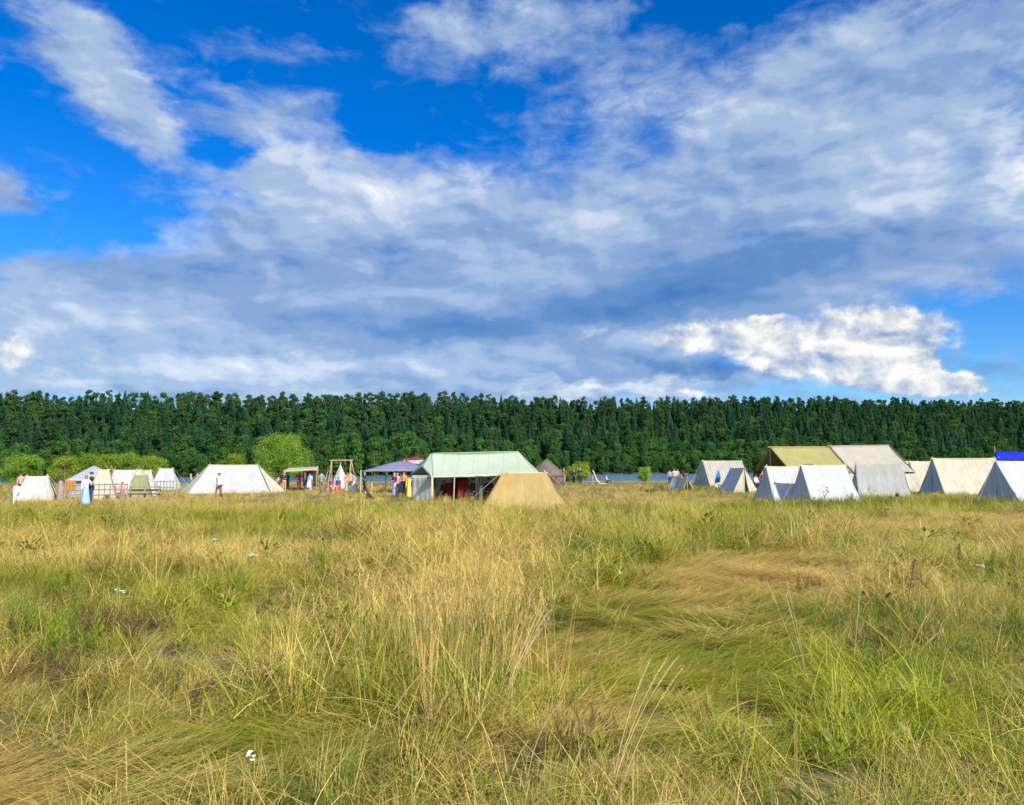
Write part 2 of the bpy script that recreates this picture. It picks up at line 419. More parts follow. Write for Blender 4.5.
# ------------------------------------------------------------------ ground
def make_ground():
    ys = []
    y = -30.0
    while y < 3000:
        ys.append(y)
        if y < -2: st = 1.2
        elif y < 12: st = 0.22
        elif y < 40: st = 0.5
        elif y < 130: st = 1.2
        elif y < 300: st = 14
        elif y < 720: st = 6
        else: st = 120
        y += st
    NC = 220
    vs = []; fs = []
    for y in ys:
        for i in range(NC + 1):
            s = i / NC * 2 - 1
            s = s * (0.55 + 0.45 * abs(s))
            x = s * (16 + 1.6 * abs(y))
            vs.append((x, y, gz(x, y)))
    n = NC + 1
    for j in range(len(ys) - 1):
        for i in range(NC):
            a = j * n + i
            fs.append((a, a + 1, a + n + 1, a + n))
    me = bpy.data.meshes.new('meadow_ground'); me.from_pydata(vs, [], fs)
    m = bpy.data.materials.new('soil_and_thatch'); t = nt(m); L = t.links.new
    out = N(t, 'ShaderNodeOutputMaterial'); bs = N(t, 'ShaderNodeBsdfPrincipled'); setin(bs, Roughness=0.95)
    geo = N(t, 'ShaderNodeNewGeometry')
    n1 = N(t, 'ShaderNodeTexNoise'); setin(n1, Scale=0.9, Detail=6.0); L(geo.outputs['Position'], n1.inputs[0])
    mp = N(t, 'ShaderNodeMapping'); mp.inputs['Scale'].default_value = (6, 25, 8); L(geo.outputs['Position'], mp.inputs[0])
    n2 = N(t, 'ShaderNodeTexNoise'); setin(n2, Scale=1.5, Detail=5.0, Distortion=1.2); L(mp.outputs[0], n2.inputs[0])
    mx = N(t, 'ShaderNodeMix', data_type='RGBA'); mx.inputs[6].default_value = (0.060, 0.048, 0.016, 1); mx.inputs[7].default_value = (0.17, 0.125, 0.05, 1)
    ad = N(t, 'ShaderNodeMath', operation='ADD'); L(n1.outputs[0], ad.inputs[0]); L(n2.outputs[0], ad.inputs[1])
    mr = N(t, 'ShaderNodeMapRange'); setin(mr, From_Min=0.75, From_Max=1.25); L(ad.outputs[0], mr.inputs[0]); L(mr.outputs[0], mx.inputs[0])
    sx = N(t, 'ShaderNodeSeparateXYZ'); L(geo.outputs['Position'], sx.inputs[0])
    far = N(t, 'ShaderNodeMapRange'); setin(far, From_Min=180.0, From_Max=200.0); L(sx.outputs[1], far.inputs[0])
    m3 = N(t, 'ShaderNodeMix', data_type='RGBA'); m3.inputs[7].default_value = (0.035, 0.06, 0.02, 1); L(far.outputs[0], m3.inputs[0]); L(mx.outputs[2], m3.inputs[6])
    L(m3.outputs[2], bs.inputs['Base Color'])
    bp = N(t, 'ShaderNodeBump'); setin(bp, Strength=0.8, Distance=0.03); L(n2.outputs[0], bp.inputs['Height']); L(bp.outputs[0], bs.inputs['Normal'])
    L(bs.outputs[0], out.inputs[0])
    o = link('meadow_ground', me, None, m, True)
    tag(o, kind='structure')

    # river: one sheet between the banks
    me = bpy.data.meshes.new('river')
    me.from_pydata([(-900, 104, WATER), (1100, 104, WATER), (1100, 900, WATER), (-900, 900, WATER)], [], [(0, 1, 2, 3)])
    m = bpy.data.materials.new('river_water'); t = nt(m); L = t.links.new
    out = N(t, 'ShaderNodeOutputMaterial'); bs = N(t, 'ShaderNodeBsdfPrincipled'); setin(bs, Roughness=0.25, IOR=1.33)
    bs.inputs['Base Color'].default_value = (0.09, 0.16, 0.22, 1)
    geo = N(t, 'ShaderNodeNewGeometry')
    mp = N(t, 'ShaderNodeMapping'); mp.inputs['Scale'].default_value = (0.25, 1.0, 1); L(geo.outputs['Position'], mp.inputs[0])
    n1 = N(t, 'ShaderNodeTexNoise'); setin(n1, Scale=1.3, Detail=5.0); L(mp.outputs[0], n1.inputs[0])
    bp = N(t, 'ShaderNodeBump'); setin(bp, Strength=1.0, Distance=0.35); L(n1.outputs[0], bp.inputs['Height']); L(bp.outputs[0], bs.inputs['Normal'])
    L(bs.outputs[0], out.inputs[0])
    tag(link('river', me, None, m), kind='structure')
make_ground()

# ------------------------------------------------------------------ trees
M_BARK = plain_mat('bark', (0.16, 0.10, 0.06), 0.9, 0.4, 3.0, (1, 1, .3))
M_PBARK = plain_mat('pine_bark', (0.12, 0.075, 0.05), 0.9, 0.4, 1.0, (1, 1, .3))
M_PINE = leaf_mat('pine_needles', (0.012, 0.046, 0.024), (0.066, 0.130, 0.034), 0.2, noise_scale=0.03)
M_SPRUCE = leaf_mat('spruce_needles', (0.008, 0.036, 0.024), (0.034, 0.092, 0.036), 0.2, noise_scale=0.03)
M_BROAD = leaf_mat('broad_leaves', (0.018, 0.066, 0.022), (0.085, 0.19, 0.036), 0.3, noise_scale=0.03)

def facecloud(mb, pts, size, r_, flat=0.0, mi=0):
    """a small leaf spray (two bent triangles) at each point; pts = (pos, outward direction)"""
    for p, d in pts:
        s = size * r_.uniform(0.6, 1.35)
        d = Vector(d) + Vector((r_.gauss(0, .5), r_.gauss(0, .5), r_.gauss(0, .5) ))
        if d.length < 1e-4: d = Vector((0, 0, 1))
        d.normalize()
        a = d.orthogonal().normalized(); a.rotate(Quaternion(d, r_.uniform(0, 6.28))); b = d.cross(a)
        p = Vector(p)
        q = [p - a * s * .5, p + b * s * .42 + d * s * .12, p + a * s * .5, p - b * s * .42 + d * s * .1]
        mb.add(q, [(0, 1, 2), (0, 2, 3)], mi)

def trunk_mb(h, r0, limbs, r_):
    tk = MB()
    bend = [Vector((r_.gauss(0, h * .008), r_.gauss(0, h * .008), h * k / 6)) for k in range(7)]
    bend[0] = Vector((0, 0, -0.5))
    tk.tube(bend, [r0 * (1 - k / 6.6) for k in range(7)], 7)
    for (z, ln, an, up) in limbs:
        p0 = Vector((0, 0, z)); d = Vector((math.cos(an), math.sin(an), up))
        tk.tube([p0, p0 + d * ln * .5 + Vector((0, 0, .0)), p0 + d * ln + Vector((0, 0, ln * .1))], [r0 * .38, r0 * .22, r0 * .06], 5)
    return tk

def spruce(seed, h=21, w=3.3):
    r_ = random.Random(seed); cr = MB(); n = int(h * 2.3)
    for k in range(n):
        f = k / n; z = h * (0.09 + 0.90 * f)
        rad = w * (1 - f) ** 0.85 * r_.uniform(.75, 1.15) + .12
        nb = max(4, int(10 * (1 - f) + 3)); a0 = r_.uniform(0, 6.28)
        for j in range(nb):
            an = a0 + 6.28 * j / nb + r_.uniform(-.3, .3); rr = rad * r_.uniform(.75, 1.12)
            d = Vector((math.cos(an), math.sin(an), 0)); sd_ = Vector((-d.y, d.x, 0)); wd = rr * .30 + .16
            p0 = Vector((0, 0, z)); p1 = p0 + d * rr * .55 + Vector((0, 0, -rr * .16)); p2 = p0 + d * rr + Vector((0, 0, -rr * .30))
            zt = Vector((0, 0, r_.uniform(-.15, .15)))
            cr.add([p0, p1 + sd_ * wd + zt, p2, p1 - sd_ * wd - zt + Vector((0, 0, -.2)), p1 + Vector((0, 0, .22))], [(0, 1, 4), (1, 2, 4), (2, 3, 4), (3, 0, 4)])
    return trunk_mb(h * .97, .26, [], r_), cr

def lobes_tree(seed, h, w, z0, nl, size, nleaf, flat=.7, r0=.3):
    r_ = random.Random(seed); cr = MB(); pts = []; limbs = []
    for k in range(nl):
        f = r_.random(); z = z0 + (h - z0) * (0.08 + .84 * f)
        env = math.sin(math.pi * (0.16 + 0.74 * f)) ** .7
        an = r_.uniform(0, 6.28); rr = w * env * math.sqrt(r_.random()) * .72
        c = Vector((rr * math.cos(an), rr * math.sin(an), z)); lr = w * r_.uniform(.26, .46)
        if r_.random() < .7: limbs.append((max(z0 * .7, z - rr * .6), rr, an, .35))
        for j in range(int(nleaf / nl)):
            th = r_.uniform(0, 6.28); cz = r_.uniform(-.55, 1); s_ = math.sqrt(1 - cz * cz)
            d = Vector((s_ * math.cos(th), s_ * math.sin(th), cz * flat))
            if noise.noise(d * 1.9 + c) < -.22: continue
            pts.append((c + d * lr * r_.uniform(.55, 1.06), d))
    facecloud(cr, pts, size, r_)
    return trunk_mb(h * .86, r0, limbs[:9], r_), cr

protos = {}
def proto(kind, i, fn, mats):
    tk, cr = fn
    protos.setdefault(kind, []).append((tk.mesh('trunk'), cr.mesh('crown'), mats))
for i in range(4): proto('spruce_tree', i, spruce(100 + i, (15, 18.5, 21, 19)[i], (5.0, 5.4, 5.2, 4.4)[i]), (M_BARK, M_SPRUCE))
for i in range(4): proto('pine_tree', i, lobes_tree(200 + i, (21.5, 21, 22, 21)[i], 2.4 + .25 * i, (4, 3, 5, 2)[i], 26 + 3 * i, .50, 3000, 1.05, .22), (M_PBARK, M_PINE))
for i in range(4): proto('broadleaf_tree', i, lobes_tree(300 + i, (11, 14, 17, 19)[i], (4.6, 5.0, 5.2, 4.4)[i], .6, 26 + 3 * i, .62, 2600, .85, .22), (M_BARK, M_BROAD))
for lst in protos.values():
    for tk, cr, mats in lst:
        tk.materials.append(mats[0]); cr.materials.append(mats[1])

TREE_TXT = {
    'spruce_tree': ('dark narrow spruce in the forest on the slope across the river', 'spruces on the far slope'),
    'pine_tree': ('tall pine with rounded crown on the ridge line across the river', 'pines along the far ridge'),
    'broadleaf_tree': ('rounded broad-leaved tree at the water edge across the river', 'broad-leaved trees along the far shore')}
def put_tree(kind, i, x, y, z, s, rz):
    tkm, crm, _ = protos[kind][i % len(protos[kind])]
    e = empty(kind, (x, y, z), rz); e.scale = (s * rnd.uniform(.9, 1.12), s * rnd.uniform(.9, 1.12), s)
    lab, grp = TREE_TXT[kind]
    tag(e, lab, 'tree', grp)
    a = bpy.data.objects.new('trunk', tkm); COL.objects.link(a); a.parent = e
    b = bpy.data.objects.new('crown', crm); COL.objects.link(b); b.parent = e

def forest():
    rest = []
    single = {'spruce_tree': [], 'pine_tree': [], 'broadleaf_tree': []}
    t = 0.5; row = 0
    while t < 150:
        x = -330 - rnd.uniform(0, 5)
        while x < 520:
            xx = x + rnd.uniform(-3.6, 3.6); tt = t + rnd.uniform(-3.2, 3.2)
            y = yfar(xx) + tt; z = gz(xx, y) - .3
            nz = noise.noise(Vector((xx * .015, tt * .03, 7))) * 18
            if tt < 16 + nz * .8: kind = 'broadleaf_tree'
            elif tt > 78 + nz: kind = 'pine_tree' if rnd.random() < (.62 if tt < 118 else .0) else 'spruce_tree'
            else: kind = 'spruce_tree' if rnd.random() < .62 else ('pine_tree' if rnd.random() < .6 else 'broadleaf_tree')
            s = (rnd.uniform(.80, 1.12) if tt < 118 else rnd.uniform(.65, .85)) * (1 + .12 * noise.noise(Vector((xx * .03, tt * .03, 2))))
            if kind == 'broadleaf_tree' and tt < 8: s *= rnd.uniform(.55, 1.0)
            u = 512 + F_ * xx / y
            rec = (kind, rnd.randrange(4), xx, y, z, s, rnd.uniform(0, 6.28), tt)
            inn = -8 < u < 1032
            if inn and kind == 'broadleaf_tree' and row == 0: single[kind].append(rec)
            elif inn and kind == 'pine_tree' and tt > 96: single[kind].append(rec)
            elif inn and kind == 'spruce_tree' and 16 < tt < 60: single[kind].append(rec)
            else: rest.append(rec)
            x += 5.0 if t < 10 else 4.1
        t += 6.2; row += 1
    lim = {'broadleaf_tree': 95, 'pine_tree': 95, 'spruce_tree': 105}
    for k, lst in single.items():
        if k == 'spruce_tree': lst.sort(key=lambda r: -r[5] / r[3])
        elif k == 'pine_tree': lst.sort(key=lambda r: -(r[4] + 23 * r[5]) / r[3])
        else: rnd.shuffle(lst)
        for r_ in lst[:lim[k]]: put_tree(*r_[:7])
        rest += lst[lim[k]:]
    return rest
REST = forest()

def gn_scatter(name, recs, protos_objs, mat=None):
    """recs: (x,y,z, rx,ry,rz, scale, index, dry, hue); instances of the prototype objects in ONE stuff object"""
    me = bpy.data.meshes.new(name)
    me.from_pydata([r_[0:3] for r_ in recs], [], [])
    a = me.attributes.new('rot', 'FLOAT_VECTOR', 'POINT'); a.data.foreach_set('vector', [v for r_ in recs for v in r_[3:6]])
    a = me.attributes.new('scl', 'FLOAT', 'POINT'); a.data.foreach_set('value', [r_[6] for r_ in recs])
    a = me.attributes.new('idx', 'INT', 'POINT'); a.data.foreach_set('value', [int(r_[7]) for r_ in recs])
    a = me.attributes.new('dry', 'FLOAT', 'POINT'); a.data.foreach_set('value', [float(r_[8]) for r_ in recs])
    a = me.attributes.new('hue', 'FLOAT', 'POINT'); a.data.foreach_set('value', [float(r_[9]) for r_ in recs])
    o = bpy.data.objects.new(name, me); COL.objects.link(o)
    c = bpy.data.collections.new(name + '_kinds')
    for p in protos_objs: c.objects.link(p)
    g = bpy.data.node_groups.new(name + '_scatter', 'GeometryNodeTree')
    g.interface.new_socket('Geometry', in_out='INPUT', socket_type='NodeSocketGeometry')
    g.interface.new_socket('Geometry', in_out='OUTPUT', socket_type='NodeSocketGeometry')
    gi = g.nodes.new('NodeGroupInput'); go = g.nodes.new('NodeGroupOutput')
    ci = g.nodes.new('GeometryNodeCollectionInfo'); ci.inputs['Collection'].default_value = c
    ci.inputs['Separate Children'].default_value = True; ci.inputs['Reset Children'].default_value = True
    ip = g.nodes.new('GeometryNodeInstanceOnPoints'); ip.inputs['Pick Instance'].default_value = True
    def na(nm, ty):
        n = g.nodes.new('GeometryNodeInputNamedAttribute'); n.data_type = ty; n.inputs['Name'].default_value = nm
        return next(s for s in n.outputs if s.enabled and s.name == 'Attribute')
    er = g.nodes.new('FunctionNodeEulerToRotation')
    L = g.links.new
    L(gi.outputs[0], ip.inputs['Points']); L(ci.outputs[0], ip.inputs['Instance'])
    L(na('idx', 'INT'), ip.inputs['Instance Index']); L(na('rot', 'FLOAT_VECTOR'), er.inputs[0]); L(er.outputs[0], ip.inputs['Rotation'])
    L(na('scl', 'FLOAT'), ip.inputs['Scale']); L(ip.outputs[0], go.inputs[0])
    md = o.modifiers.new('scatter', 'NODES'); md.node_group = g
    tag(o, kind='stuff')
    return o

def rest_forest():
    objs = []; index = {}
    k = 0
    for kind in ('broadleaf_tree', 'pine_tree', 'spruce_tree'):
        for i, (tkm, crm, mats) in enumerate(protos[kind]):
            mb = bpy.data.meshes.new('whole'); bm = bmesh.new(); bm.from_mesh(tkm); n = len(bm.faces); bm.from_mesh(crm)
            bm.faces.ensure_lookup_table()
            for f in bm.faces[n:]: f.material_index = 1
            bm.to_mesh(mb); bm.free(); mb.materials.append(mats[0]); mb.materials.append(mats[1])
            objs.append(bpy.data.objects.new('forest_kind_%02d' % k, mb)); index[(kind, i)] = k; k += 1
    recs = [(x, y, z, 0, 0, rz, s, index[(kind, i)], 0, 0) for kind, i, x, y, z, s, rz, tt in REST]
    o = gn_scatter('forest', recs, objs)
    o['label'] = 'dense mass of dark conifers filling the hillside across the river'
rest_forest()

# ------------------------------------------------------------------ bushes on the near bank
M_WILLOW = leaf_mat('willow_leaves', (0.15, 0.26, 0.03), (0.30, 0.44, 0.06), 0.35, noise_scale=0.5)
M_BUSH = leaf_mat('bush_leaves', (0.09, 0.18, 0.02), (0.20, 0.33, 0.04), 0.35, noise_scale=0.5)
M_BUSHY = leaf_mat('yellowish_bush_leaves', (0.16, 0.24, 0.024), (0.30, 0.38, 0.045), 0.35, noise_scale=0.5)
def bush(px, pybot, pytop, wpx, D, label, mat, seed, n=9000, leaf=.17, name='bush', nl=34):
    r_ = random.Random(seed)
    b = at(px, pybot, D); x = b.x; z = gz(x, D) - .1
    top = at(px, pytop, D).z; h = top - z; w = wpx / F_ * D / 2
    e = empty(name, (x, D, z), 0)
    tag(e, label, 'bush' if name == 'bush' else 'tree')
    pts = []
    limbs = []
    for k in range(nl):
        f = r_.random() ** .8; an = r_.uniform(0, 6.28)
        env = math.sqrt(max(0.05, 1 - (f * 1.02 - .18) ** 2)) if f < 1 else .2
        rr = w * .80 * env * math.sqrt(r_.random()) ; zz = h * (.10 + .76 * f)
        c = Vector((rr * math.cos(an), rr * math.sin(an), zz)); lr = min(w, h * .55) * r_.uniform(.26, .44)
        c.z = min(c.z, h - lr * .8); 
        limbs.append(c)
        for j in range(int(n * 1.3 / nl)):
            th = r_.uniform(0, 6.28); cz = r_.uniform(-.7, 1); s_ = math.sqrt(1 - cz * cz)
            d = Vector((s_ * math.cos(th), s_ * math.sin(th), cz))
            if noise.noise(d * 2.3 + c * 1.3) < -.15 and r_.random() < .8: continue
            pts.append((c + d * lr * r_.uniform(.5, 1.12), d))
    cr = MB(); facecloud(cr, pts, leaf * .8, r_)
    tk = MB()
    for c in limbs[:14]:
        tk.tube([(r_.uniform(-.2, .2), r_.uniform(-.2, .2), -.1), (c.x * .4, c.y * .4, c.z * .5), c], [.09, .06, .02], 5)
    tk.build('trunk', M_BARK, e); cr.build('crown', mat, e)
bush(281, 486, 434, 64, 100, 'large rounded willow bush, bright green, behind the big off-white tent', M_WILLOW, 1, 26000, .17, 'willow_bush', 60)
bush(22, 490, 454, 56, 96, 'dark green bush at the far left behind the small white tent', M_BUSH, 2, 11000)
bush(64, 490, 456, 34, 98, 'green bush behind the tan cloth and fence at left', M_BUSHY, 3, 8000)
bush(89, 488, 450, 36, 100, 'green bush behind the peak of the white awning tent', M_BUSH, 4, 8000)
bush(108, 488, 453, 26, 97, 'yellowish bush behind the crossed tent poles', M_BUSHY, 5, 6000)
bush(132, 488, 452, 40, 101, 'broad green bush behind the long white ridge tent', M_BUSH, 6, 9000)
bush(156, 488, 455, 26, 99, 'yellow-green bush at the right end of the left bush row', M_BUSHY, 7, 7000)
bush(-18, 490, 456, 30, 100, 'leafy bush cut by the left edge of the picture', M_BUSH, 17, 5000)
bush(235, 488, 451, 22, 102, 'yellow-green bush just left of the big willow', M_BUSHY, 8, 5000)
bush(220, 488, 458, 20, 103, 'low green bush above the ridge of the big off-white tent', M_BUSH, 9, 4000)
bush(580, 484, 461, 30, 101, 'leafy green bush behind the two people in black', M_BUSHY, 10, 6000, .15)
bush(645, 482, 466, 17, 100, 'small lone round bush standing against the river', M_WILLOW, 11, 3000, .14)
bush(570, 484, 470, 16, 99, 'small low bush beside the brown round tent', M_BUSH, 12, 2500, .14)
# ------------------------------------------------------------------ grass
def grass_mat(name, green_a, green_b, dry_a, dry_b, transl=0.24, tipdry=0.5):
    m = bpy.data.materials.new(name); t = nt(m); L = t.links.new
    out = N(t, 'ShaderNodeOutputMaterial')
    at1 = N(t, 'ShaderNodeAttribute'); at1.attribute_type = 'INSTANCER'; at1.attribute_name = 'dry'
    at2 = N(t, 'ShaderNodeAttribute'); at2.attribute_type = 'INSTANCER'; at2.attribute_name = 'hue'
    at3 = N(t, 'ShaderNodeAttribute'); at3.attribute_type = 'GEOMETRY'; at3.attribute_name = 'bl'   # r = random per blade, g = along the blade
    sp = N(t, 'ShaderNodeSeparateColor'); L(at3.outputs['Color'], sp.inputs[0])
    def MA(op, a, b, c=None):
        n = N(t, 'ShaderNodeMath', operation=op)
        for i, v in enumerate((a, b, c)):
            if v is None: continue
            if isinstance(v, (int, float)): n.inputs[i].default_value = v
            else: L(v, n.inputs[i])
        return n.outputs[0]
    # a blade is dry when its own number is below the dryness of the spot
    e = MA('SUBTRACT', at1.outputs['Fac'], sp.outputs[0])
    e = MA('MULTIPLY_ADD', sp.outputs[1], tipdry * .35, e)
    mr = N(t, 'ShaderNodeMapRange'); setin(mr, From_Min=-0.16, From_Max=0.16); L(e, mr.inputs[0])
    def MX(f, a, b):
        n = N(t, 'ShaderNodeMix', data_type='RGBA'); L(f, n.inputs[0])
        for i, v in ((6, a), (7, b)):
            if isinstance(v, tuple): n.inputs[i].default_value = rgba(v)
            else: L(v, n.inputs[i])
        return n.outputs[2]
    g = MX(at2.outputs['Fac'], green_a, green_b)
    r2 = MA('FRACT', MA('MULTIPLY', sp.outputs[0], 7.31), 0)
    d = MX(r2, dry_a, dry_b)
    c = MX(mr.outputs[0], g, d)
    df = N(t, 'ShaderNodeBsdfDiffuse'); tr = N(t, 'ShaderNodeBsdfTranslucent'); mix = N(t, 'ShaderNodeMixShader'); mix.inputs[0].default_value = transl
    gl = N(t, 'ShaderNodeBsdfGlossy'); gl.inputs['Roughness'].default_value = .45; gl.inputs[0].default_value = (.8, .8, .7, 1)
    L(c, df.inputs[0]); L(c, tr.inputs[0]); L(df.outputs[0], mix.inputs[1]); L(tr.outputs[0], mix.inputs[2])
    m2 = N(t, 'ShaderNodeMixShader'); m2.inputs[0].default_value = .035; L(mix.outputs[0], m2.inputs[1]); L(gl.outputs[0], m2.inputs[2])
    L(m2.outputs[0], out.inputs[0])
    return m
M_GRASS = grass_mat('meadow_grass', (0.115, 0.15, 0.010), (0.36, 0.365, 0.024), (0.42, 0.26, 0.065), (0.82, 0.62, 0.18))
M_WEED = grass_mat('weed_leaves', (0.09, 0.15, 0.010), (0.26, 0.30, 0.018), (0.085, 0.045, 0.022), (0.20, 0.12, 0.05), .25, .1)

class Tuft:
    def __init__(s): s.v = []; s.f = []; s.c = []
    def blade(s, p, az, tilt0, curl, ln, wd, rv, seg=4, twist=0.0, sag=0.0):
        """one tapering blade: starts at p, leans by tilt0 towards az and bends over by curl"""
        n0 = len(s.v); pos = Vector(p); ti = tilt0
        dirh = Vector((math.cos(az), math.sin(az), 0)); side = Vector((-dirh.y, dirh.x, 0))
        for k in range(seg + 1):
            f = k / seg
            w = wd * (1 - f ** 1.6) * .5 + wd * .04
            sv = side * math.cos(twist * f) + Vector((0, 0, 1)) * math.sin(twist * f) * .5
            s.v.append(pos - sv * w); s.v.append(pos + sv * w)
            s.c.append((rv, f)); s.c.append((rv, f))
            d = dirh * math.sin(ti) + Vector((0, 0, math.cos(ti)))
            pos = pos + d * (ln / seg); ti += curl / seg
            if pos.z < .015: pos.z = .015
        for k in range(seg):
            a = n0 + 2 * k
            s.f.append((a, a + 1, a + 3, a + 2))
        return pos, ti
    def leaf(s, p, d, ln, wd, rv, f0=.3):
        d = Vector(d).normalized(); sd_ = d.cross(Vector((0, 0, 1)))
        if sd_.length < .01: sd_ = Vector((1, 0, 0))
        sd_.normalize(); n0 = len(s.v); p = Vector(p); up = sd_.cross(d)
        for q in (p, p + d * ln * .45 + sd_ * wd * .5 + up * ln * .05, p + d * ln, p + d * ln * .45 - sd_ * wd * .5 + up * ln * .05):
            s.v.append(q); s.c.append((rv, f0))
        s.f.append((n0, n0 + 1, n0 + 2, n0 + 3))
    def obj(s, name, mat):
        me = bpy.data.meshes.new(name); me.from_pydata([tuple(v) for v in s.v], [], s.f)
        a = me.attributes.new('bl', 'FLOAT_COLOR', 'POINT')
        a.data.foreach_set('color', [x for r_, f in s.c for x in (r_, f, 0, 1)])
        me.materials.append(mat)
        return bpy.data.objects.new(name, me)

def make_tufts(pre):
    """0-3 upright tuft, 4-7 lodged (combed towards +x), 8-10 fine dry haze stems with panicles, 11-13 leafy weeds, 14-15 flattened mat (+x), 16-17 low undergrowth"""
    r_ = random.Random(77); out = []
    for k in range(4):
        T = Tuft()
        for i in range(85):
            a = r_.uniform(0, 6.28); rr = .17 * math.sqrt(r_.random())
            T.blade((rr * math.cos(a), rr * math.sin(a), -.03), a + r_.gauss(0, .7), abs(r_.gauss(.12, .16)), abs(r_.gauss(.75, .5)), r_.uniform(.26, .62) * (1 + .12 * k), r_.uniform(.004, .009), r_.random(), 4, r_.uniform(-1, 1))
        out.append(T.obj(pre + '%02d' % k, M_GRASS))
    for k in range(4):
        T = Tuft()
        for i in range(85):
            a = r_.uniform(0, 6.28); rr = .24 * math.sqrt(r_.random())
            az = r_.gauss(0, .75)
            T.blade((rr * math.cos(a) - .15, rr * math.sin(a), -.02), az, r_.uniform(.35, 1.15), r_.uniform(.45, 1.1), r_.uniform(.35, .8), r_.uniform(.0035, .0075), r_.random(), 5, r_.uniform(-1.2, 1.2))
        out.append(T.obj(pre + '%02d' % (4 + k), M_GRASS))
    for k in range(3):
        T = Tuft()
        for i in range(15):
            a = r_.uniform(0, 6.28); rr = .22 * math.sqrt(r_.random()); az = r_.uniform(0, 6.28) if r_.random() < .5 else r_.gauss(0, .5)
            ln = r_.uniform(.5, .88); ti0 = abs(r_.gauss(.1, .12)); cu = r_.uniform(.05, .5); rv = r_.uniform(-.4, .35)
            p, ti = T.blade((rr * math.cos(a), rr * math.sin(a), 0), az, ti0, cu, ln, .0028, rv, 4)
            # panicle
            dr = Vector((math.cos(az) * math.sin(ti), math.sin(az) * math.sin(ti), math.cos(ti)))
            for q in range(11):
                f = q / 11; b = p - dr * .15 * (1 - f) ; a2 = r_.uniform(0, 6.28)
                T.leaf(b, dr + Vector((math.cos(a2), math.sin(a2), 0)) * .45 * (1.1 - f), .035 * (1.2 - f * .6), .0035, rv, .9)
        out.append(T.obj(pre + '%02d' % (8 + k), M_GRASS))
    for k in range(3):
        T = Tuft()
        for i in range(5 + k):
            a = r_.uniform(0, 6.28); rr = .12 * math.sqrt(r_.random()); h = r_.uniform(.22, .46); az = r_.uniform(0, 6.28)
            base = Vector((rr * math.cos(a), rr * math.sin(a), 0)); rv = r_.random()
            T.blade(base, az, .1, .2, h, .006, rv, 3)
            lean = Vector((math.cos(az), math.sin(az), 0)) * .2
            for q in range(40):
                f = (q + 1) / 40; an = q * 2.4
                T.leaf(base + (Vector((0, 0, 1)) + lean * f) * h * f, (math.cos(an), math.sin(an), .8 + .9 * f), .10 * (1.1 - f * .7), .0075, rv)
        out.append(T.obj(pre + '%02d' % (11 + k), M_WEED))
    for k in range(2):
        T = Tuft()
        for i in range(110):
            T.blade((r_.uniform(-.45, .1), r_.uniform(-.26, .26), r_.uniform(.0, .09)), r_.gauss(0, .42) if r_.random() < .75 else r_.uniform(0, 6.28), r_.uniform(1.2, 1.62), r_.uniform(-.3, .3), r_.uniform(.25, .65), r_.uniform(.005, .010), r_.random(), 5, r_.uniform(-.6, .6))
        out.append(T.obj(pre + '%02d' % (14 + k), M_GRASS))
    for k in range(2):
        T = Tuft()
        for i in range(90):
            a = r_.uniform(0, 6.28); rr = .26 * math.sqrt(r_.random())
            q = r_.random()
            if q < .45: T.blade((rr * math.cos(a), rr * math.sin(a), -.02), r_.uniform(0, 6.28), r_.uniform(.1, 1.1), r_.uniform(0, 1.2), r_.uniform(.10, .28), r_.uniform(.003, .007), r_.random(), 3)
            else: T.blade((rr * math.cos(a), rr * math.sin(a), r_.uniform(.0, .18)), r_.uniform(0, 6.28), r_.uniform(.7, 1.5), r_.uniform(.1, .9), r_.uniform(.25, .60), r_.uniform(.0035, .007), r_.random(), 4, r_.uniform(-1, 1))
        out.append(T.obj(pre + '%02d' % (16 + k), M_GRASS))
    for k in range(2):                                   # broad low herbs
        T = Tuft()
        for i in range(34):
            a = r_.uniform(0, 6.28); el_ = r_.uniform(.1, 1.2); p = Vector((math.cos(a), math.sin(a), 0)) * r_.uniform(.01, .13) + Vector((0, 0, r_.uniform(.02, .24)))
            T.leaf(p, (math.cos(a), math.sin(a), el_), r_.uniform(.06, .15), r_.uniform(.022, .045), r_.random(), .1)
        out.append(T.obj(pre + '%02d' % (18 + k), M_WEED))
    return out

def bl(u, v, cu, cv, su, sv):
    d = ((u - cu) / su) ** 2 + ((v - cv) / sv) ** 2
    return math.exp(-d)

def uv_of(x, y):
    return 512 + F_ * x / y, 467.5 + F_ * 1.75 / y

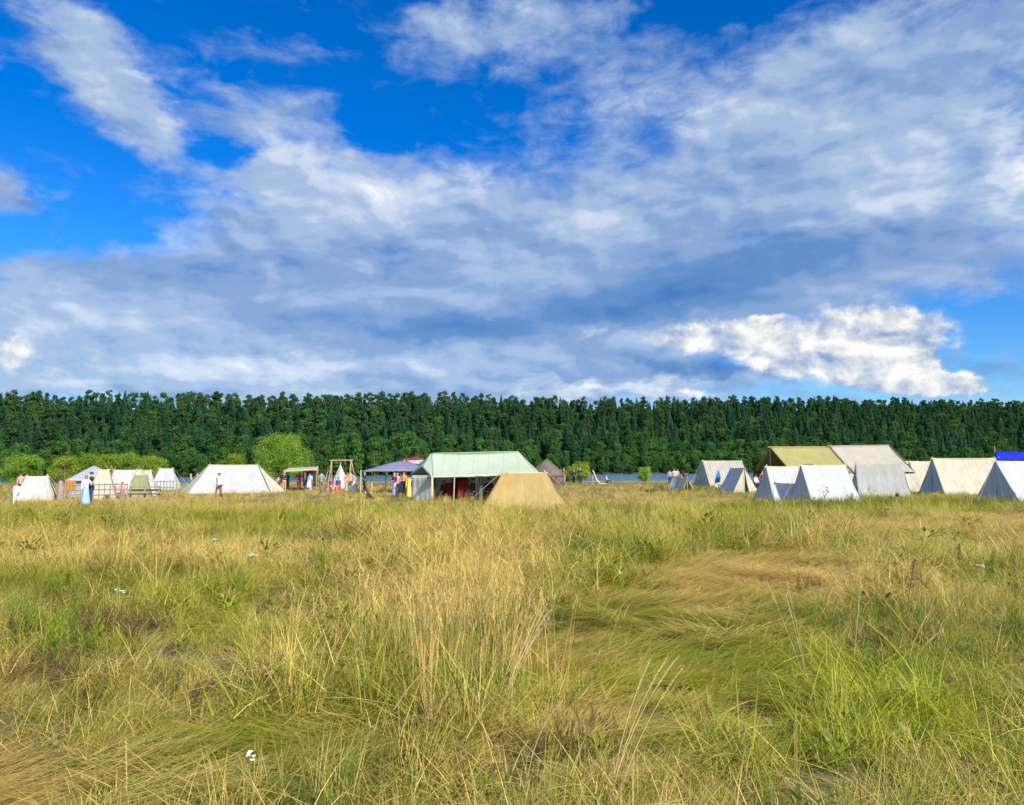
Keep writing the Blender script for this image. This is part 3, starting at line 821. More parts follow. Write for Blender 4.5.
def zones(x, y):
    u, v = uv_of(x, max(y, 1.5))
    n1 = noise.noise(Vector((x * .35, y * .22, 11.0))); n2 = noise.noise(Vector((x * 1.1, y * .7, 4.0))); n3 = noise.noise(Vector((x * .09, y * .05, 2.0)))
    dry = .50
    dry += .42 * bl(u, v, 250, 493, 330, 13) + .26 * bl(u, v, 620, 492, 160, 12) - .22 * bl(u, v, 880, 500, 260, 14)
    dry -= .46 * bl(u, v, 120, 519, 340, 11) + .25 * bl(u, v, 420, 512, 200, 8)
    dry += .28 * bl(u, v, 130, 565, 260, 28) + .34 * bl(u, v, 480, 575, 120, 50) + .12 * bl(u, v, 480, 640, 60, 60)
    dry -= .30 * bl(u, v, 290, 540, 70, 18) + .22 * bl(u, v, 640, 590, 55, 30) + .12 * bl(u, v, 720, 530, 120, 14)
    dry += .50 * bl(u, v, 760, 580, 110, 15) + .40 * bl(u, v, 620, 640, 80, 16) + .35 * bl(u, v, 690, 610, 60, 14) + .25 * bl(u, v, 640, 700, 60, 40)
    dry -= .20 * bl(u, v, 870, 700, 190, 110) + .05 * bl(u, v, 720, 650, 80, 40) + .16 * bl(u, v, 60, 650, 130, 60)
    dry += .45 * bl(u, v, 60, 775, 230, 38) + .12 * bl(u, v, 330, 700, 200, 30)
    dry += .22 * bl(u, v, 960, 560, 150, 22)
    dry += .8 * bl(u, v, 950, 526, 130, 8)
    dry -= .30 * bl(u, v, 880, 508, 160, 6)
    dry += .62 * n1 + .50 * n2 + .25 * n3 - .08
    flat = 1.2 * bl(u, v, 700, 640, 110, 55) + 1.2 * bl(u, v, 770, 580, 100, 20) + 1.1 * bl(u, v, 610, 645, 70, 35) + 1.1 * bl(u, v, 690, 720, 90, 50) + 1.2 * bl(u, v, 60, 780, 260, 34) + .7 * bl(u, v, 260, 735, 120, 22) + 1.7 * bl(u, v, 950, 526, 130, 8) + .3 * bl(u, v, 380, 690, 90, 40)
    dry += .16 * min(1, flat)
    flat += .35 * n2 * (1 if flat > .25 else 0)
    tall = .45 + .9 * noise.noise(Vector((x * .5, y * .35, 21.0))) + .3 * bl(u, v, 480, 600, 130, 80) + .35 * bl(u, v, 880, 508, 170, 7) + .4 * bl(u, v, 830, 720, 90, 60) + .35 * bl(u, v, 450, 770, 140, 60)
    hue = .5 + .9 * noise.noise(Vector((x * .45, y * .3, 31.0))) + .25 * bl(u, v, 500, 680, 200, 60) + .2 * bl(u, v, 900, 720, 160, 80)
    hue += .25 * min(1, max(0, flat))
    if y > 20: hue += .12
    return dry, flat, tall, max(0, min(1, hue)), u, v

def swirl(x, y, flat):
    """direction the grass is combed to"""
    a = .25 + 1.5 * noise.noise(Vector((x * .30, y * .25, 41.0))) + .7 * noise.noise(Vector((x * 1.2, y * 1.2, 43.0)))
    if flat > .5: a = .1 + .75 * noise.noise(Vector((x * .5, y * .6, 47.0))) + (3.14 if noise.noise(Vector((x * .35, y * .5, 49.0))) > .18 else 0)
    return a

TREAD = []     # tent floors (x, y, r): no grass inside
def blocked(x, y):
    for (a, b, r_) in TREAD:
        if (x - a) ** 2 + (y - b) ** 2 < r_ * r_: return True
    return False

def plant_grass():
    r_ = random.Random(5); near = []
    def half(y): return y * .70 + 2.2
    def fill(y0, y1, dens, smul, mode):
        area = (half(y0) + half(y1)) * (y1 - y0)
        for _ in range(int(area * dens)):
            y = y0 + (y1 - y0) * r_.random(); hw = half(y1); x = r_.uniform(-hw, hw)
            if abs(x) > half(y) : continue
            if y > 36 and blocked(x, y): continue
            dry, flat, tall, hue, u, v = zones(x, y)
            z = gz(x, y); sc = smul * r_.uniform(.70, 1.2) * (.68 + .26 * sm(6, 16, y)) * (1 - .42 * sm(70, 86, y)) * (1 - .25 * sm(34, 44, y))
            lump = noise.noise(Vector((x * 1.5, y * 1.2, 71))) + .6 * noise.noise(Vector((x * 3.6, y * 3.0, 73)))
            sc *= .92 + .75 * lump
            if lump < -.30 and flat < .42 and r_.random() < .42: continue
            sc = max(sc, .3)
            if .02 < flat < .42: sc *= 1.0 + .28 * sm(.02, .2, flat)
            if flat >= .42: sc = min(sc, .95)
            dry_ = dry + r_.gauss(0, .12) + .25 * noise.noise(Vector((x * 2.6, y * 2.0, 75))); dir_ = swirl(x, y, flat) + r_.gauss(0, .25)
            tx, ty = r_.gauss(0, .08), r_.gauss(0, .08)
            if flat > .42:
                if mode == 'fine': continue
                if r_.random() < .84: near.append((x, y, z + .03 + .05 * noise.noise(Vector((x * 1.3, y * 4.0, 81))), tx * .6, ty * .6, dir_, sc, 14 + r_.randrange(2), dry_ , hue))
                elif r_.random() < .75: near.append((x, y, z, tx, ty, r_.uniform(0, 6.28), sc * .6, 16 + r_.randrange(2), dry_ - .15, hue))
                else: near.append((x, y, z, tx, ty, dir_, sc * .42, r_.randrange(4), dry_ - .2, hue))
                continue
            if mode == 'fine':
                if r_.random() < (.04 + dry * .68) * max(0, min(1, tall * 1.5 - .1)): near.append((x, y, z, tx, ty, dir_, sc * r_.uniform(.7, 1.05), 8 + r_.randrange(3), max(.45, dry_ + .15), hue))
                continue
            q = r_.random()
            if q < .30: near.append((x, y, z, tx, ty, r_.uniform(0, 6.28), sc * (1.0 + .5 * max(0, tall)), 16 + r_.randrange(2), dry_ , hue))
            elif q < .30 + .26 * max(0, min(1, tall)): near.append((x, y, z, tx, ty, r_.uniform(0, 6.28), sc * (.5 + .45 * min(1.2, max(0, tall))), r_.randrange(4), dry_, hue))
            elif q > .955 and y < 30: near.append((x, y, z, tx, ty, dir_, sc * r_.uniform(.7, 1.3), 18 + r_.randrange(2), .25, hue))
            elif q < .96: near.append((x, y, z, tx, ty, dir_, sc * (.62 + .2 * max(0, tall)), 4 + r_.randrange(4), dry_, hue))
            elif dry < .62 + .2 * n_weed(x, y): near.append((x, y, z, tx, ty, r_.uniform(0, 6.28), sc * r_.uniform(.6, 1.0), 11 + r_.randrange(3), .12, min(1, hue + .2)))
    def n_weed(x, y): return noise.noise(Vector((x * .4, y * .4, 61)))
    fill(2.2, 7, 52, 1.0, 'm'); fill(7, 14, 34, 1.0, 'm'); fill(14, 26, 20, 1.05, 'm'); fill(26, 45, 11, 1.0, 'm'); fill(45, 75, 5.5, .95, 'm'); fill(75, 112, 3.2, 1.0, 'm')
    fill(2.6, 9, 3.0, .85, 'f' if False else 'fine'); fill(9, 26, 4.5, .9, 'fine'); fill(26, 48, 3.5, .9, 'fine'); fill(48, 110, 1.2, .8, 'fine')
    # weed patches: (pixel column, depth, radius, count, scale, kind)
    for (px, D, rad, n, sc) in ((20, 7.9, .5, 16, 1.0), (75, 7.2, .3, 9, 1.0), (60, 11, .5, 10, .9), (480, 5.6, .35, 10, .8), (850, 8.3, .4, 8, .8), (900, 6.2, .5, 9, .8), (230, 10.5, .5, 14, .9), (720, 15, .6, 14, 1.0), (330, 13, .5, 12, 1.0), (600, 13.5, .7, 18, 1.0), (990, 12, .8, 12, 1.0), (960, 8, .8, 9, .9), (410, 6.2, .4, 12, .8)):
        c = at(px, 600, D)
        for _ in range(n):
            x = c.x + r_.gauss(0, rad * .6); y = D + r_.gauss(0, rad * .6)
            near.append((x, y, gz(x, y), r_.gauss(0, .1), r_.gauss(0, .1), r_.uniform(0, 6.28), sc * r_.uniform(.7, 1.2), 11 + r_.randrange(3), r_.uniform(-.2, .25), r_.uniform(.5, 1)))
    for (u0, u1, D, w, n) in ((752, 1040, 37.5, 1.6, 420), (640, 720, 62, 4.0, 90), (540, 660, 30, 3.5, 50), (280, 560, 39, 2.2, 70)):
        for _ in range(n):
            y = D + r_.gauss(0, w); x = at(r_.uniform(u0, u1), 500, y).x
            if blocked(x, y): continue
            near.append((x, y, gz(x, y), 0, 0, r_.uniform(0, 6.28), r_.uniform(.7, 1.25), 11 + r_.randrange(3), .1, r_.uniform(.0, .5)))
    for (px, D, rad, n, sc) in ((128, 8.0, .35, 16, .8), (72, 6.4, .3, 14, .8), (150, 6.0, .3, 9, .7), (300, 9.5, .4, 9, .7), (410, 7.6, .35, 12, .8), (345, 6.8, .3, 8, .7), (640, 11.5, .35, 14, .7), (520, 9.0, .4, 9, .8), (560, 4.8, .4, 10, .7), (880, 7.4, .4, 10, .8), (780, 5.0, .4, 9, .6), (200, 12.5, .6, 12, .8), (900, 10.5, .6, 14, .9)):
        c = at(px, 600, D)
        for _ in range(n):
            x = c.x + r_.gauss(0, rad * .8); y = D + r_.gauss(0, rad * .6)
            near.append((x, y, gz(x, y), r_.gauss(0, .3), r_.gauss(0, .3), r_.uniform(0, 6.28), sc * r_.uniform(.6, 1.0), 11 + r_.randrange(3), 1.3, r_.uniform(0, 1)))
    # dark burrowed patches and the tall pale bunch in the middle
    for _ in range(46):
        x = at(470, 700, 6.2).x + r_.gauss(0, .42); y = 6.3 + r_.gauss(0, .5)
        near.append((x, y, gz(x, y), r_.gauss(0, .05), r_.gauss(0, .05), r_.uniform(-.6, .6), r_.uniform(.9, 1.25), 8 + r_.randrange(3), 1.0, .5))
    return near
# ------------------------------------------------------------------ canvas and timber
C_WHITE = cloth_mat('white_canvas', (0.55, 0.545, 0.53), (0.46, 0.455, 0.44))
C_WHITE2 = cloth_mat('old_white_canvas', (0.57, 0.57, 0.54), (0.46, 0.45, 0.41))
C_CREAM = cloth_mat('cream_linen', (0.60, 0.55, 0.42), (0.48, 0.43, 0.32))
C_GREYC = cloth_mat('grey_linen', (0.48, 0.47, 0.42), (0.38, 0.37, 0.33))
C_STRIPE = cloth_mat('streaked_linen', (0.58, 0.55, 0.46), (0.42, 0.40, 0.35), stripe=1.1)
C_PALE = cloth_mat('pale_linen', (0.74, 0.70, 0.58), (0.62, 0.57, 0.45), .45)
C_GREEN = cloth_mat('pale_green_canvas', (0.57, 0.63, 0.46), (0.50, 0.56, 0.40), .32)
C_YELLOW = cloth_mat('sand_yellow_canvas', (0.50, 0.36, 0.145), (0.40, 0.28, 0.10))
C_WARMG = cloth_mat('warm_grey_canvas', (0.52, 0.47, 0.38), (0.42, 0.38, 0.30))
C_OLIVE = cloth_mat('olive_yellow_canvas', (0.44, 0.39, 0.15), (0.34, 0.30, 0.11))
C_LILAC = cloth_mat('lilac_cloth', (0.29, 0.27, 0.38), (0.23, 0.21, 0.31))
C_BLUE = cloth_mat('bright_blue_tarp', (0.012, 0.03, 0.60), (0.01, 0.02, 0.45), .1)
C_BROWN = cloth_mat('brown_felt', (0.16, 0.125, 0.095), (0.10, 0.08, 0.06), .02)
C_TAN = cloth_mat('tan_cloth', (0.40, 0.29, 0.15), (0.28, 0.19, 0.10))
C_MOSS = cloth_mat('mossy_cloth', (0.33, 0.34, 0.16), (0.24, 0.25, 0.11))
C_ORANGE = cloth_mat('orange_cloth', (0.75, 0.27, 0.01), (0.62, 0.2, 0.01))
C_RED = cloth_mat('dark_red_cloth', (0.20, 0.012, 0.015), (0.12, 0.008, 0.01), .05)
C_REDB = cloth_mat('red_cloth', (0.38, 0.04, 0.02), (0.28, 0.03, 0.02), .05)
C_BLACK = cloth_mat('black_cloth', (0.018, 0.018, 0.022), (0.012, 0.012, 0.014), .02)
C_SKY = cloth_mat('sky_blue_cloth', (0.04, 0.30, 0.62), (0.03, 0.24, 0.52))
C_NAVY = cloth_mat('deep_blue_cloth', (0.02, 0.05, 0.22), (0.02, 0.04, 0.16))
M_POLE = plain_mat('peeled_pole_wood', (0.36, 0.22, 0.10), .75, .3, 5, (1, 1, .2))
M_POLEP = plain_mat('pale_pole_wood', (0.52, 0.40, 0.22), .75, .25, 5, (1, 1, .2))
M_OLDWOOD = plain_mat('weathered_wood', (0.25, 0.20, 0.15), .9, .35, 5, (.3, 1, 1))
M_ROPE = plain_mat('hemp_rope', (0.38, 0.30, 0.18), .9, .2, 20)
M_DARKW = plain_mat('dark_wood', (0.05, 0.032, 0.022), .7, .3, 6)
M_METAL = plain_mat('blackened_iron', (0.02, 0.02, 0.022), .45, .3, 12)

def panel(mb, a, b, c, d, nx=10, nz=8, sag=0.05, wr=0.012, seed=0, th=0.012, mi=0, scallop=0.0):
    """cloth between bottom a-b and top d-c; sags inward, has upright folds, real thickness"""
    a, b, c, d = [Vector(v) for v in (a, b, c, d)]
    nrm = (b - a).cross(d - a)
    if nrm.length < 1e-6: nrm = (b - a).cross(c - a)
    nrm.normalize()
    n0 = len(mb.v); front = []; back = []
    for j in range(nz + 1):
        v = j / nz
        for i in range(nx + 1):
            u = i / nx
            p = a.lerp(b, u).lerp(d.lerp(c, u), v)
            s_ = -sag * math.sin(math.pi * v) * (0.35 + .65 * math.sin(math.pi * u))
            w_ = wr * (noise.noise(Vector((u * 7 + seed * 3.1, v * 1.3, seed))) + .5 * noise.noise(Vector((u * 17 + seed, v * 2.3, seed + 4)))) * (1.4 - v)
            p = p + nrm * (s_ + w_)
            if scallop and j == 0: p.z += scallop * abs(math.sin(u * math.pi * 4))
            front.append(p); back.append(p - nrm * th)
    vs = front + back; W2 = nx + 1; K = len(front); fs = []
    for j in range(nz):
        for i in range(nx):
            q = j * W2 + i
            fs.append((q, q + 1, q + W2 + 1, q + W2)); fs.append((K + q, K + q + W2, K + q + W2 + 1, K + q + 1))
    for i in range(nx):
        fs.append((i, K + i, K + i + 1, i + 1)); q = nz * W2 + i; fs.append((q, q + 1, K + q + 1, K + q))
    for j in range(nz):
        q = j * W2; fs.append((q, q + W2, K + q + W2, K + q)); q = j * W2 + nx; fs.append((q, K + q, K + q + W2, q + W2))
    mb.add(vs, fs, mi)

def gplace(px, D, py=490):
    x = at(px, py, D).x
    return x, D, gz(x, D)

def ridge_tent(label, px, D, rot, Lr, Lb, W, H, mat, gmat=None, group=None, left='closed', right='closed', seed=0, sag=.05, poles=True, off=0.0, seam=None, crossed=False, ropes=True, cat='tent', gout=0.0, name='ridge_tent', sagr=.03, drop=.06):
    """ridge along local x (rot turns it), front slope faces -y. px = pixel column of the tent's middle"""
    x, y, z = gplace(px, D)
    e = empty(name, (x, y, z), R(rot)); tag(e, label, cat, group)
    gmat = gmat or mat
    TREAD.append((x, y, max(W, Lb) * .42))
    r0, r1 = Vector((-Lr / 2 + off, 0, H)), Vector((Lr / 2 + off, 0, H))
    fl, fr = Vector((-Lb / 2, -W / 2, -drop)), Vector((Lb / 2, -W / 2, -drop)); bl_, br = Vector((-Lb / 2, W / 2, -drop)), Vector((Lb / 2, W / 2, -drop))
    for (nm, a, b, c, d, s_) in (('front_slope', fl, fr, r1, r0, 1), ('back_slope', br, bl_, r0, r1, 2)):
        mb = MB(); panel(mb, a, b, c, d, 30, 12, sag * 1.3, .045, seed + s_)
        # ridge sag
        mb.v = [(v[0], v[1], v[2] - sagr * math.sin(math.pi * min(1, max(0, (v[0] - r0.x) / max(Lr, .01)))) * (v[2] / H)) for v in mb.v]
        mb.build(nm, mat, e, True)
    for (side, st, apex, A, B) in ((-1, left, r0, bl_, fl), (1, right, r1, fr, br)):
        if st == 'none': continue
        mid = (A + B) / 2; mid.x += side * gout
        if st == 'closed':
            for q, (p, s_) in enumerate((((A, mid), 5), ((mid, B), 6))):
                mb = MB(); panel(mb, p[0], p[1], apex + Vector((0, 0, -.012)), apex + Vector((0, 0, -.012)), 12, 10, sag * .7, .05, seed + s_ + side)
                mb.build('door_flap', gmat, e, True)
        else:   # open: the flaps are folded back a little
            gap = .17 if st == 'ajar' else .62
            ml = mid.lerp(A, gap); mr_ = mid.lerp(B, gap)
            ml.x += side * .12; mr_.x += side * .18
            mb = MB(); panel(mb, A, ml, apex + Vector((0, 0, -.012)), apex + Vector((0, 0, -.012)), 8, 10, .0, .05, seed + 7); mb.build('door_flap', gmat, e, True)
            mb = MB(); panel(mb, mr_, B, apex + Vector((0, 0, -.012)), apex + Vector((0, 0, -.012)), 8, 10, .0, .05, seed + 8); mb.build('door_flap', gmat, e, True)
    if seam:
        mb = MB(); mb.tube([fr + Vector((0, -.02, 0)), r1 + Vector((0, -.01, .01))], .022, 5); mb.build('edge_seam', seam, e)
    if poles:
        for p, s_ in ((r0, -1), (r1, 1)):
            mb = MB()
            if crossed:
                mb.tube([p + Vector((.30, W * .3, -.6)), p + Vector((-.16, -W * .08, .20))], .02, 6); mb.tube([p + Vector((-.30, W * .3, -.6)), p + Vector((.16, -W * .08, .22))], .02, 6); mb.tube([p + Vector((0, W * .04, -H)), p + Vector((0, W * .04, .02))], .025, 6)
            else:
                mb.tube([p + Vector((s_ * -.04, 0, -H)), p + Vector((s_ * -.04, 0, .10))], .028, 6)
            mb.build('pole', M_POLEP, e)
        mb = MB(); mb.tube([r0 + Vector((-.12, 0, -.05)), r1 + Vector((.12, 0, -.05))], .03, 6); mb.build('ridge_pole', M_POLEP, e)
    if ropes:
        for p, s_ in ((r0, -1), (r1, 1)):
            gp = Vector((p.x + s_ * (H * .55 + (Lb - Lr) / 2), 0, -.02))
            mb = MB(); mb.tube([p + Vector((0, 0, .03)), gp], .012, 4); rp = mb.build('guy_rope', M_ROPE, e)
            mb = MB(); mb.tube([gp + Vector((-s_ * .02, 0, -.12)), gp + Vector((s_ * .05, 0, .12))], .014, 5); mb.build('peg', M_POLEP, rp)
    return e

# --- the row of tents, left to right
ridge_tent('small off-white ridge tent with sagging sides at the far left beside the person in white', 36.5, 50, 14, 1.25, 2.35, 1.5, 1.62, C_WHITE2, C_CREAM, right='ajar', seed=1)
ridge_tent('narrow bright white tent standing alone just right of the rail fences', 165.5, 71, 10, 1.15, 2.5, 2.0, 1.95, C_WHITE, seed=2)
ridge_tent('wide off-white canvas tent with long ridge and dark seam at its right edge', 233, 64, 10, 3.85, 6.6, 3.6, 2.35, C_WHITE2, C_CREAM, right='closed', seed=3, seam=M_DARKW, gout=1.1, sag=.12)
ridge_tent('sand-yellow canvas tent with sloping ends in front of the pale green marquee', 524, 38.5, 4, 2.15, 4.35, 2.3, 1.76, C_YELLOW, seed=4, sag=.09)
ridge_tent('grey-cream linen tent with streaked front slope and blue garment hung on it', 723, 75, 20, 4.5, 4.9, 3.0, 2.42, C_STRIPE, C_GREYC, left='closed', seed=5, sag=.10)
ridge_tent('small tent with blue-grey shaded slope and dark gap between its cream door flaps', 738, 60, -74, 1.9, 2.1, 2.3, 1.92, C_WHITE2, C_CREAM, right='ajar', seed=6)
ridge_tent('white ridge tent partly hidden behind the twin white tent to its right', 783, 43.8, 15, 2.1, 2.6, 2.3, 2.02, C_WHITE, group=None, seed=7)
ridge_tent('white ridge tent in front of its twin, with dark weeds growing before its slope', 824, 42.2, 13, 2.75, 3.0, 2.3, 2.06, C_WHITE, seed=8)
ridge_tent('light grey ridge tent standing in front of the grey half of the long marquee', 880, 52, -12, 2.95, 3.25, 2.3, 2.16, C_GREYC, C_WHITE, seed=9)
ridge_tent('small cream tent squeezed between the light grey tent and the large cream tent', 908, 60, 5, 1.3, 1.6, 1.8, 1.45, C_CREAM, seed=10, ropes=False)
ridge_tent('narrow white tent farthest back in the gap right of the long grey marquee', 912, 76, 8, 1.5, 1.8, 2.6, 2.4, C_WHITE, C_NAVY, seed=11, ropes=False)
ridge_tent('cream-topped tent with blue-white gable behind the large cream tent', 923, 68, 8, 2.4, 2.6, 2.8, 2.42, C_CREAM, C_WHITE, seed=12, ropes=False)
ridge_tent('large cream canvas tent with grey-white door end, left of the blue tarp', 965, 56, 3, 4.7, 5.1, 3.4, 2.62, C_CREAM, C_WHITE2, seed=13, sag=.13, sagr=.10)
ridge_tent('white ridge tent with shaded blue-grey gable cut by the right edge of the picture', 1029, 40.6, 12, 4.0, 4.1, 3.2, 2.28, C_WHITE, seed=14)

# --- cluster behind the rail fence
def awning(name, label, cat, D, corners, mat, poles, pm=M_POLEP, seed=0, sag=-.05, cloth='canopy', back=None):
    """corners: four (px, py, depth) bottom-left, bottom-right, top-right, top-left ; poles: (px, py, depth)"""
    P4 = [at(*c) for c in corners]
    c0 = sum(P4, Vector()) / 4; g = gz(c0.x, c0.y)
    e = empty(name, (c0.x, c0.y, g)); tag(e, label, cat)
    mb = MB(); panel(mb, *[p - Vector((c0.x, c0.y, g)) for p in P4], 16, 10, sag, .03, seed); mb.build(cloth, mat, e, True)
    for p in poles:
        q = at(*p); mb = MB()
        lean = rnd.uniform(-.06, .06)
        mb.tube([Vector((q.x - c0.x + lean, q.y - c0.y, gz(q.x, q.y) - g - .1)), Vector((q.x - c0.x, q.y - c0.y, q.z - g + .05))], .04, 7)
        mb.build('pole', pm, e)
    return e, Vector((c0.x, c0.y, g))

e, o0 = awning('awning_tent', 'bright white awning with high peak sloping left behind the rail fence', 'tent', 55, [(66, 480, 53), (100, 482, 52.5), (103, 469.5, 55), (94, 465.5, 56)], C_WHITE, [(94, 466, 56.1)], seed=20, sag=-.12)
for (a, b, c, d, s_) in (((66, 498, 53.2), (98, 499, 52.7), (99, 482, 52.7), (69, 480, 53.2), 1), ((97, 497, 57), (66, 497, 53.4), (66.5, 480.5, 53.4), (94, 466.5, 56.3), 2)):
    mb = MB(); panel(mb, *[at(*v) - o0 for v in (a, b, c, d)], 12, 8, .05, .04, 20 + s_); mb.build('side_wall', C_WHITE2, e, True)
TREAD.append((o0.x, o0.y, 1.6))
ridge_tent('beige tent with bundle of crossed poles at its peak behind the two people in blue', 103, 52, 22, .6, 1.9, 1.9, 2.02, C_CREAM, C_TAN, seed=21, crossed=True, ropes=False)
ridge_tent('long white ridge tent with crossed pale poles at its left peak behind the fence', 127, 54, 14, 1.75, 2.6, 2.1, 1.98, C_WHITE2, C_CREAM, seed=22, crossed=True, ropes=False)
ridge_tent('white tent slope showing right of the mossy cloth shelter behind the brown bench', 143, 57, 18, 1.0, 2.1, 2.0, 1.95, C_WHITE, C_CREAM, seed=23, ropes=False)
ridge_tent('mossy green-yellow cloth shelter tent behind the brown bench', 140, 50.5, 16, .75, 1.6, 1.5, 1.72, C_MOSS, C_MOSS, seed=24, crossed=True, ropes=False)

# orange cloth hung on a pole
x, y, z = gplace(70, 51.5)
e = empty('hanging_cloth', (x, y, z)); tag(e, 'bright orange cloth hung on a pole at the left end of the fence', 'cloth')
mb = MB(); panel(mb, (-.30, 0, .62), (.26, .05, .66), (.28, .02, 1.22), (-.22, -.02, 1.24), 12, 8, .03, .08, 31); mb.build('cloth', C_ORANGE, e, True)
mb = MB(); mb.tube([(-.35, .02, 1.25), (.35, .02, 1.24)], .02, 6); mb.build('cross_bar', M_POLE, e)
mb = MB(); mb.tube([(-.32, .03, -.1), (-.32, .03, 1.27)], .03, 6); mb.build('post', M_POLE, e)
mb = MB(); mb.tube([(.32, .03, -.1), (.32, .03, 1.26)], .03, 6); mb.build('post', M_POLE, e)

# tan carved post / draped figure of sacking
x, y, z = gplace(60.5, 49)
e = empty('carved_post', (x, y, z)); tag(e, 'rough tan carved wooden post at the left end of the rail fence', 'post')
mb = MB(); rs = []
for (h, r_) in ((-.1, .21), (.3, .22), (.6, .20), (.9, .17), (1.0, .13), (1.1, .15), (1.22, .14), (1.32, .06)):
    rs.append([(r_ * math.cos(a * .785) * (1 + .12 * math.sin(a * 3 + h * 9)), r_ * math.sin(a * .785), h) for a in range(8)])
mb.rings(rs); mb.build('shaft', M_OLDWOOD, e, True)
mb = MB(); mb.ball((.06, -.13, 1.14), .045, 6, 5); mb.build('knot', C_CREAM, e)

def rail_fence(label, px0, px1, D0, D1, n, rails, top, name='rail_fence'):
    A = at(px0, 490, D0); B = at(px1, 490, D1)
    A.z = gz(A.x, A.y); B.z = gz(B.x, B.y); dr = B - A; ln = dr.length
    e = empty(name, A, math.atan2(dr.y, dr.x)); tag(e, label, 'fence')
    for k in range(n + 1):
        mb = MB(); xx = ln * k / n + rnd.uniform(-.04, .04); lz = gz(*( (A + dr * (k / n))[:2])) - A.z
        mb.tube([(xx, 0, lz - .15), (xx + rnd.uniform(-.03, .03), .02, lz + top + rnd.uniform(0, .07))], [.038, .03], 6); mb.build('post', M_OLDWOOD, e)
    for q in range(rails):
        zz = top * (.14 + .82 * q / max(1, rails - 1)); mb = MB()
        mb.tube([(-.12 + ln * 1.0 * k / 4 * 1.02, .045, zz + rnd.uniform(-.025, .025)) for k in range(5)], .042, 6); mb.build('rail', M_OLDWOOD, e)
    return e
rail_fence('weathered rail fence with four rails behind the two people in blue', 64, 127, 46.5, 46.5, 11, 4, 1.12)
rail_fence('rail fence with closely set posts to the right of the brown bench', 157, 176, 60, 61, 6, 3, 1.1)

# bench / stacked planks between the fences
x, y, z = gplace(144, 47.5)
e = empty('log_bench', (x, y, z), R(4)); tag(e, 'long dark brown wooden bench with plank seat and back at the fence', 'bench')
mb = MB(); mb.box((0, 0, .50), (1.9, .36, .06)); mb.build('seat', M_DARKW, e)
mb = MB(); mb.box((0, .18, .72), (1.9, .05, .12)); mb.build('back_rail', M_DARKW, e)
mb = MB(); mb.box((0, .19, .92), (1.9, .05, .09)); mb.build('back_rail', M_OLDWOOD, e)
mb = MB(); mb.box((0, -.12, .24), (1.9, .07, .07)); mb.build('stretcher', M_OLDWOOD, e)
for sx in (-.85, 0, .85):
    mb = MB(); mb.box((sx, .17, .45), (.08, .07, 1.1)); mb.build('leg', M_OLDWOOD, e)
    mb = MB(); mb.box((sx, -.15, .19), (.08, .07, .55)); mb.build('leg', M_OLDWOOD, e)

# cargo bundles behind the fence
def bundle(label, px, D, w, h, mat, name='bundle', cat='bundle', seed=0):
    x, y, z = gplace(px, D); r_ = random.Random(seed)
    e = empty(name, (x, y, z)); tag(e, label, cat)
    mb = MB(); rs = []
    for k in range(8):
        f = k / 7; rr = w / 2 * math.sin(math.pi * (.25 + .7 * f)) ** .6
        rs.append([(rr * math.cos(a * .628) * (1 + .18 * noise.noise(Vector((a * .9, f * 3, seed)))), rr * .8 * math.sin(a * .628) * (1 + .18 * noise.noise(Vector((a * .7, f * 3, seed + 5)))), h * f - .03) for a in range(10)])
    mb.rings(rs); mb.build('sack', mat, e, True)
    mb = MB(); top = h * .98
    mb.tube([(w * .12 * math.cos(a * .785), w * .10 * math.sin(a * .785), top * .93 + .01 * math.sin(a * 2)) for a in range(9)], .012, 5); mb.build('cord', M_ROPE, e)
    return e
bundle('reddish brown bundle on the ground behind the right half of the rail fence', 123, 48.3, .42, .74, C_REDB and C_TAN, seed=3)
bundle('dark sack lying behind the middle of the rail fence', 107, 49, .5, .5, M_DARKW, seed=4)

# flat canopy
D = 68
e, o0 = awning('market_canopy', 'low flat cream canopy on posts sheltering people left of the timber frame', 'canopy', D, [(283, 470.8, 66.5), (317, 468.6, 66.5), (318.5, 466.3, 69.5), (288, 467.8, 69.5)], C_CREAM, [(284, 470.5, 66.6), (317, 468.6, 66.6), (289, 468, 69.4), (318, 466.5, 69.4), (305, 469.2, 66.6)], M_POLE, 30, .06)
TREAD.append((o0.x, o0.y, 1.2))
mb = MB(); panel(mb, *[at(*v) - o0 for v in ((313, 486, 69), (318, 487, 67), (317.6, 468.8, 67), (313, 468.5, 69))], 8, 6, .02, .06, 31); mb.build('side_curtain', C_CREAM, e, True)
mb = MB(); panel(mb, *[at(*v) - o0 for v in ((303, 486, 69.6), (316, 486, 69.6), (317, 467.5, 69.6), (303, 468.5, 69.6))], 8, 6, .02, .04, 32); mb.build('back_curtain', C_TAN, e, True)
mb = MB(); panel(mb, *[at(*v) - o0 for v in ((283, 472.3, 66.4), (317, 470.4, 66.4), (317, 468.5, 66.4), (283, 470.7, 66.4))], 12, 2, .0, .03, 33); mb.build('valance', C_CREAM, e, True)

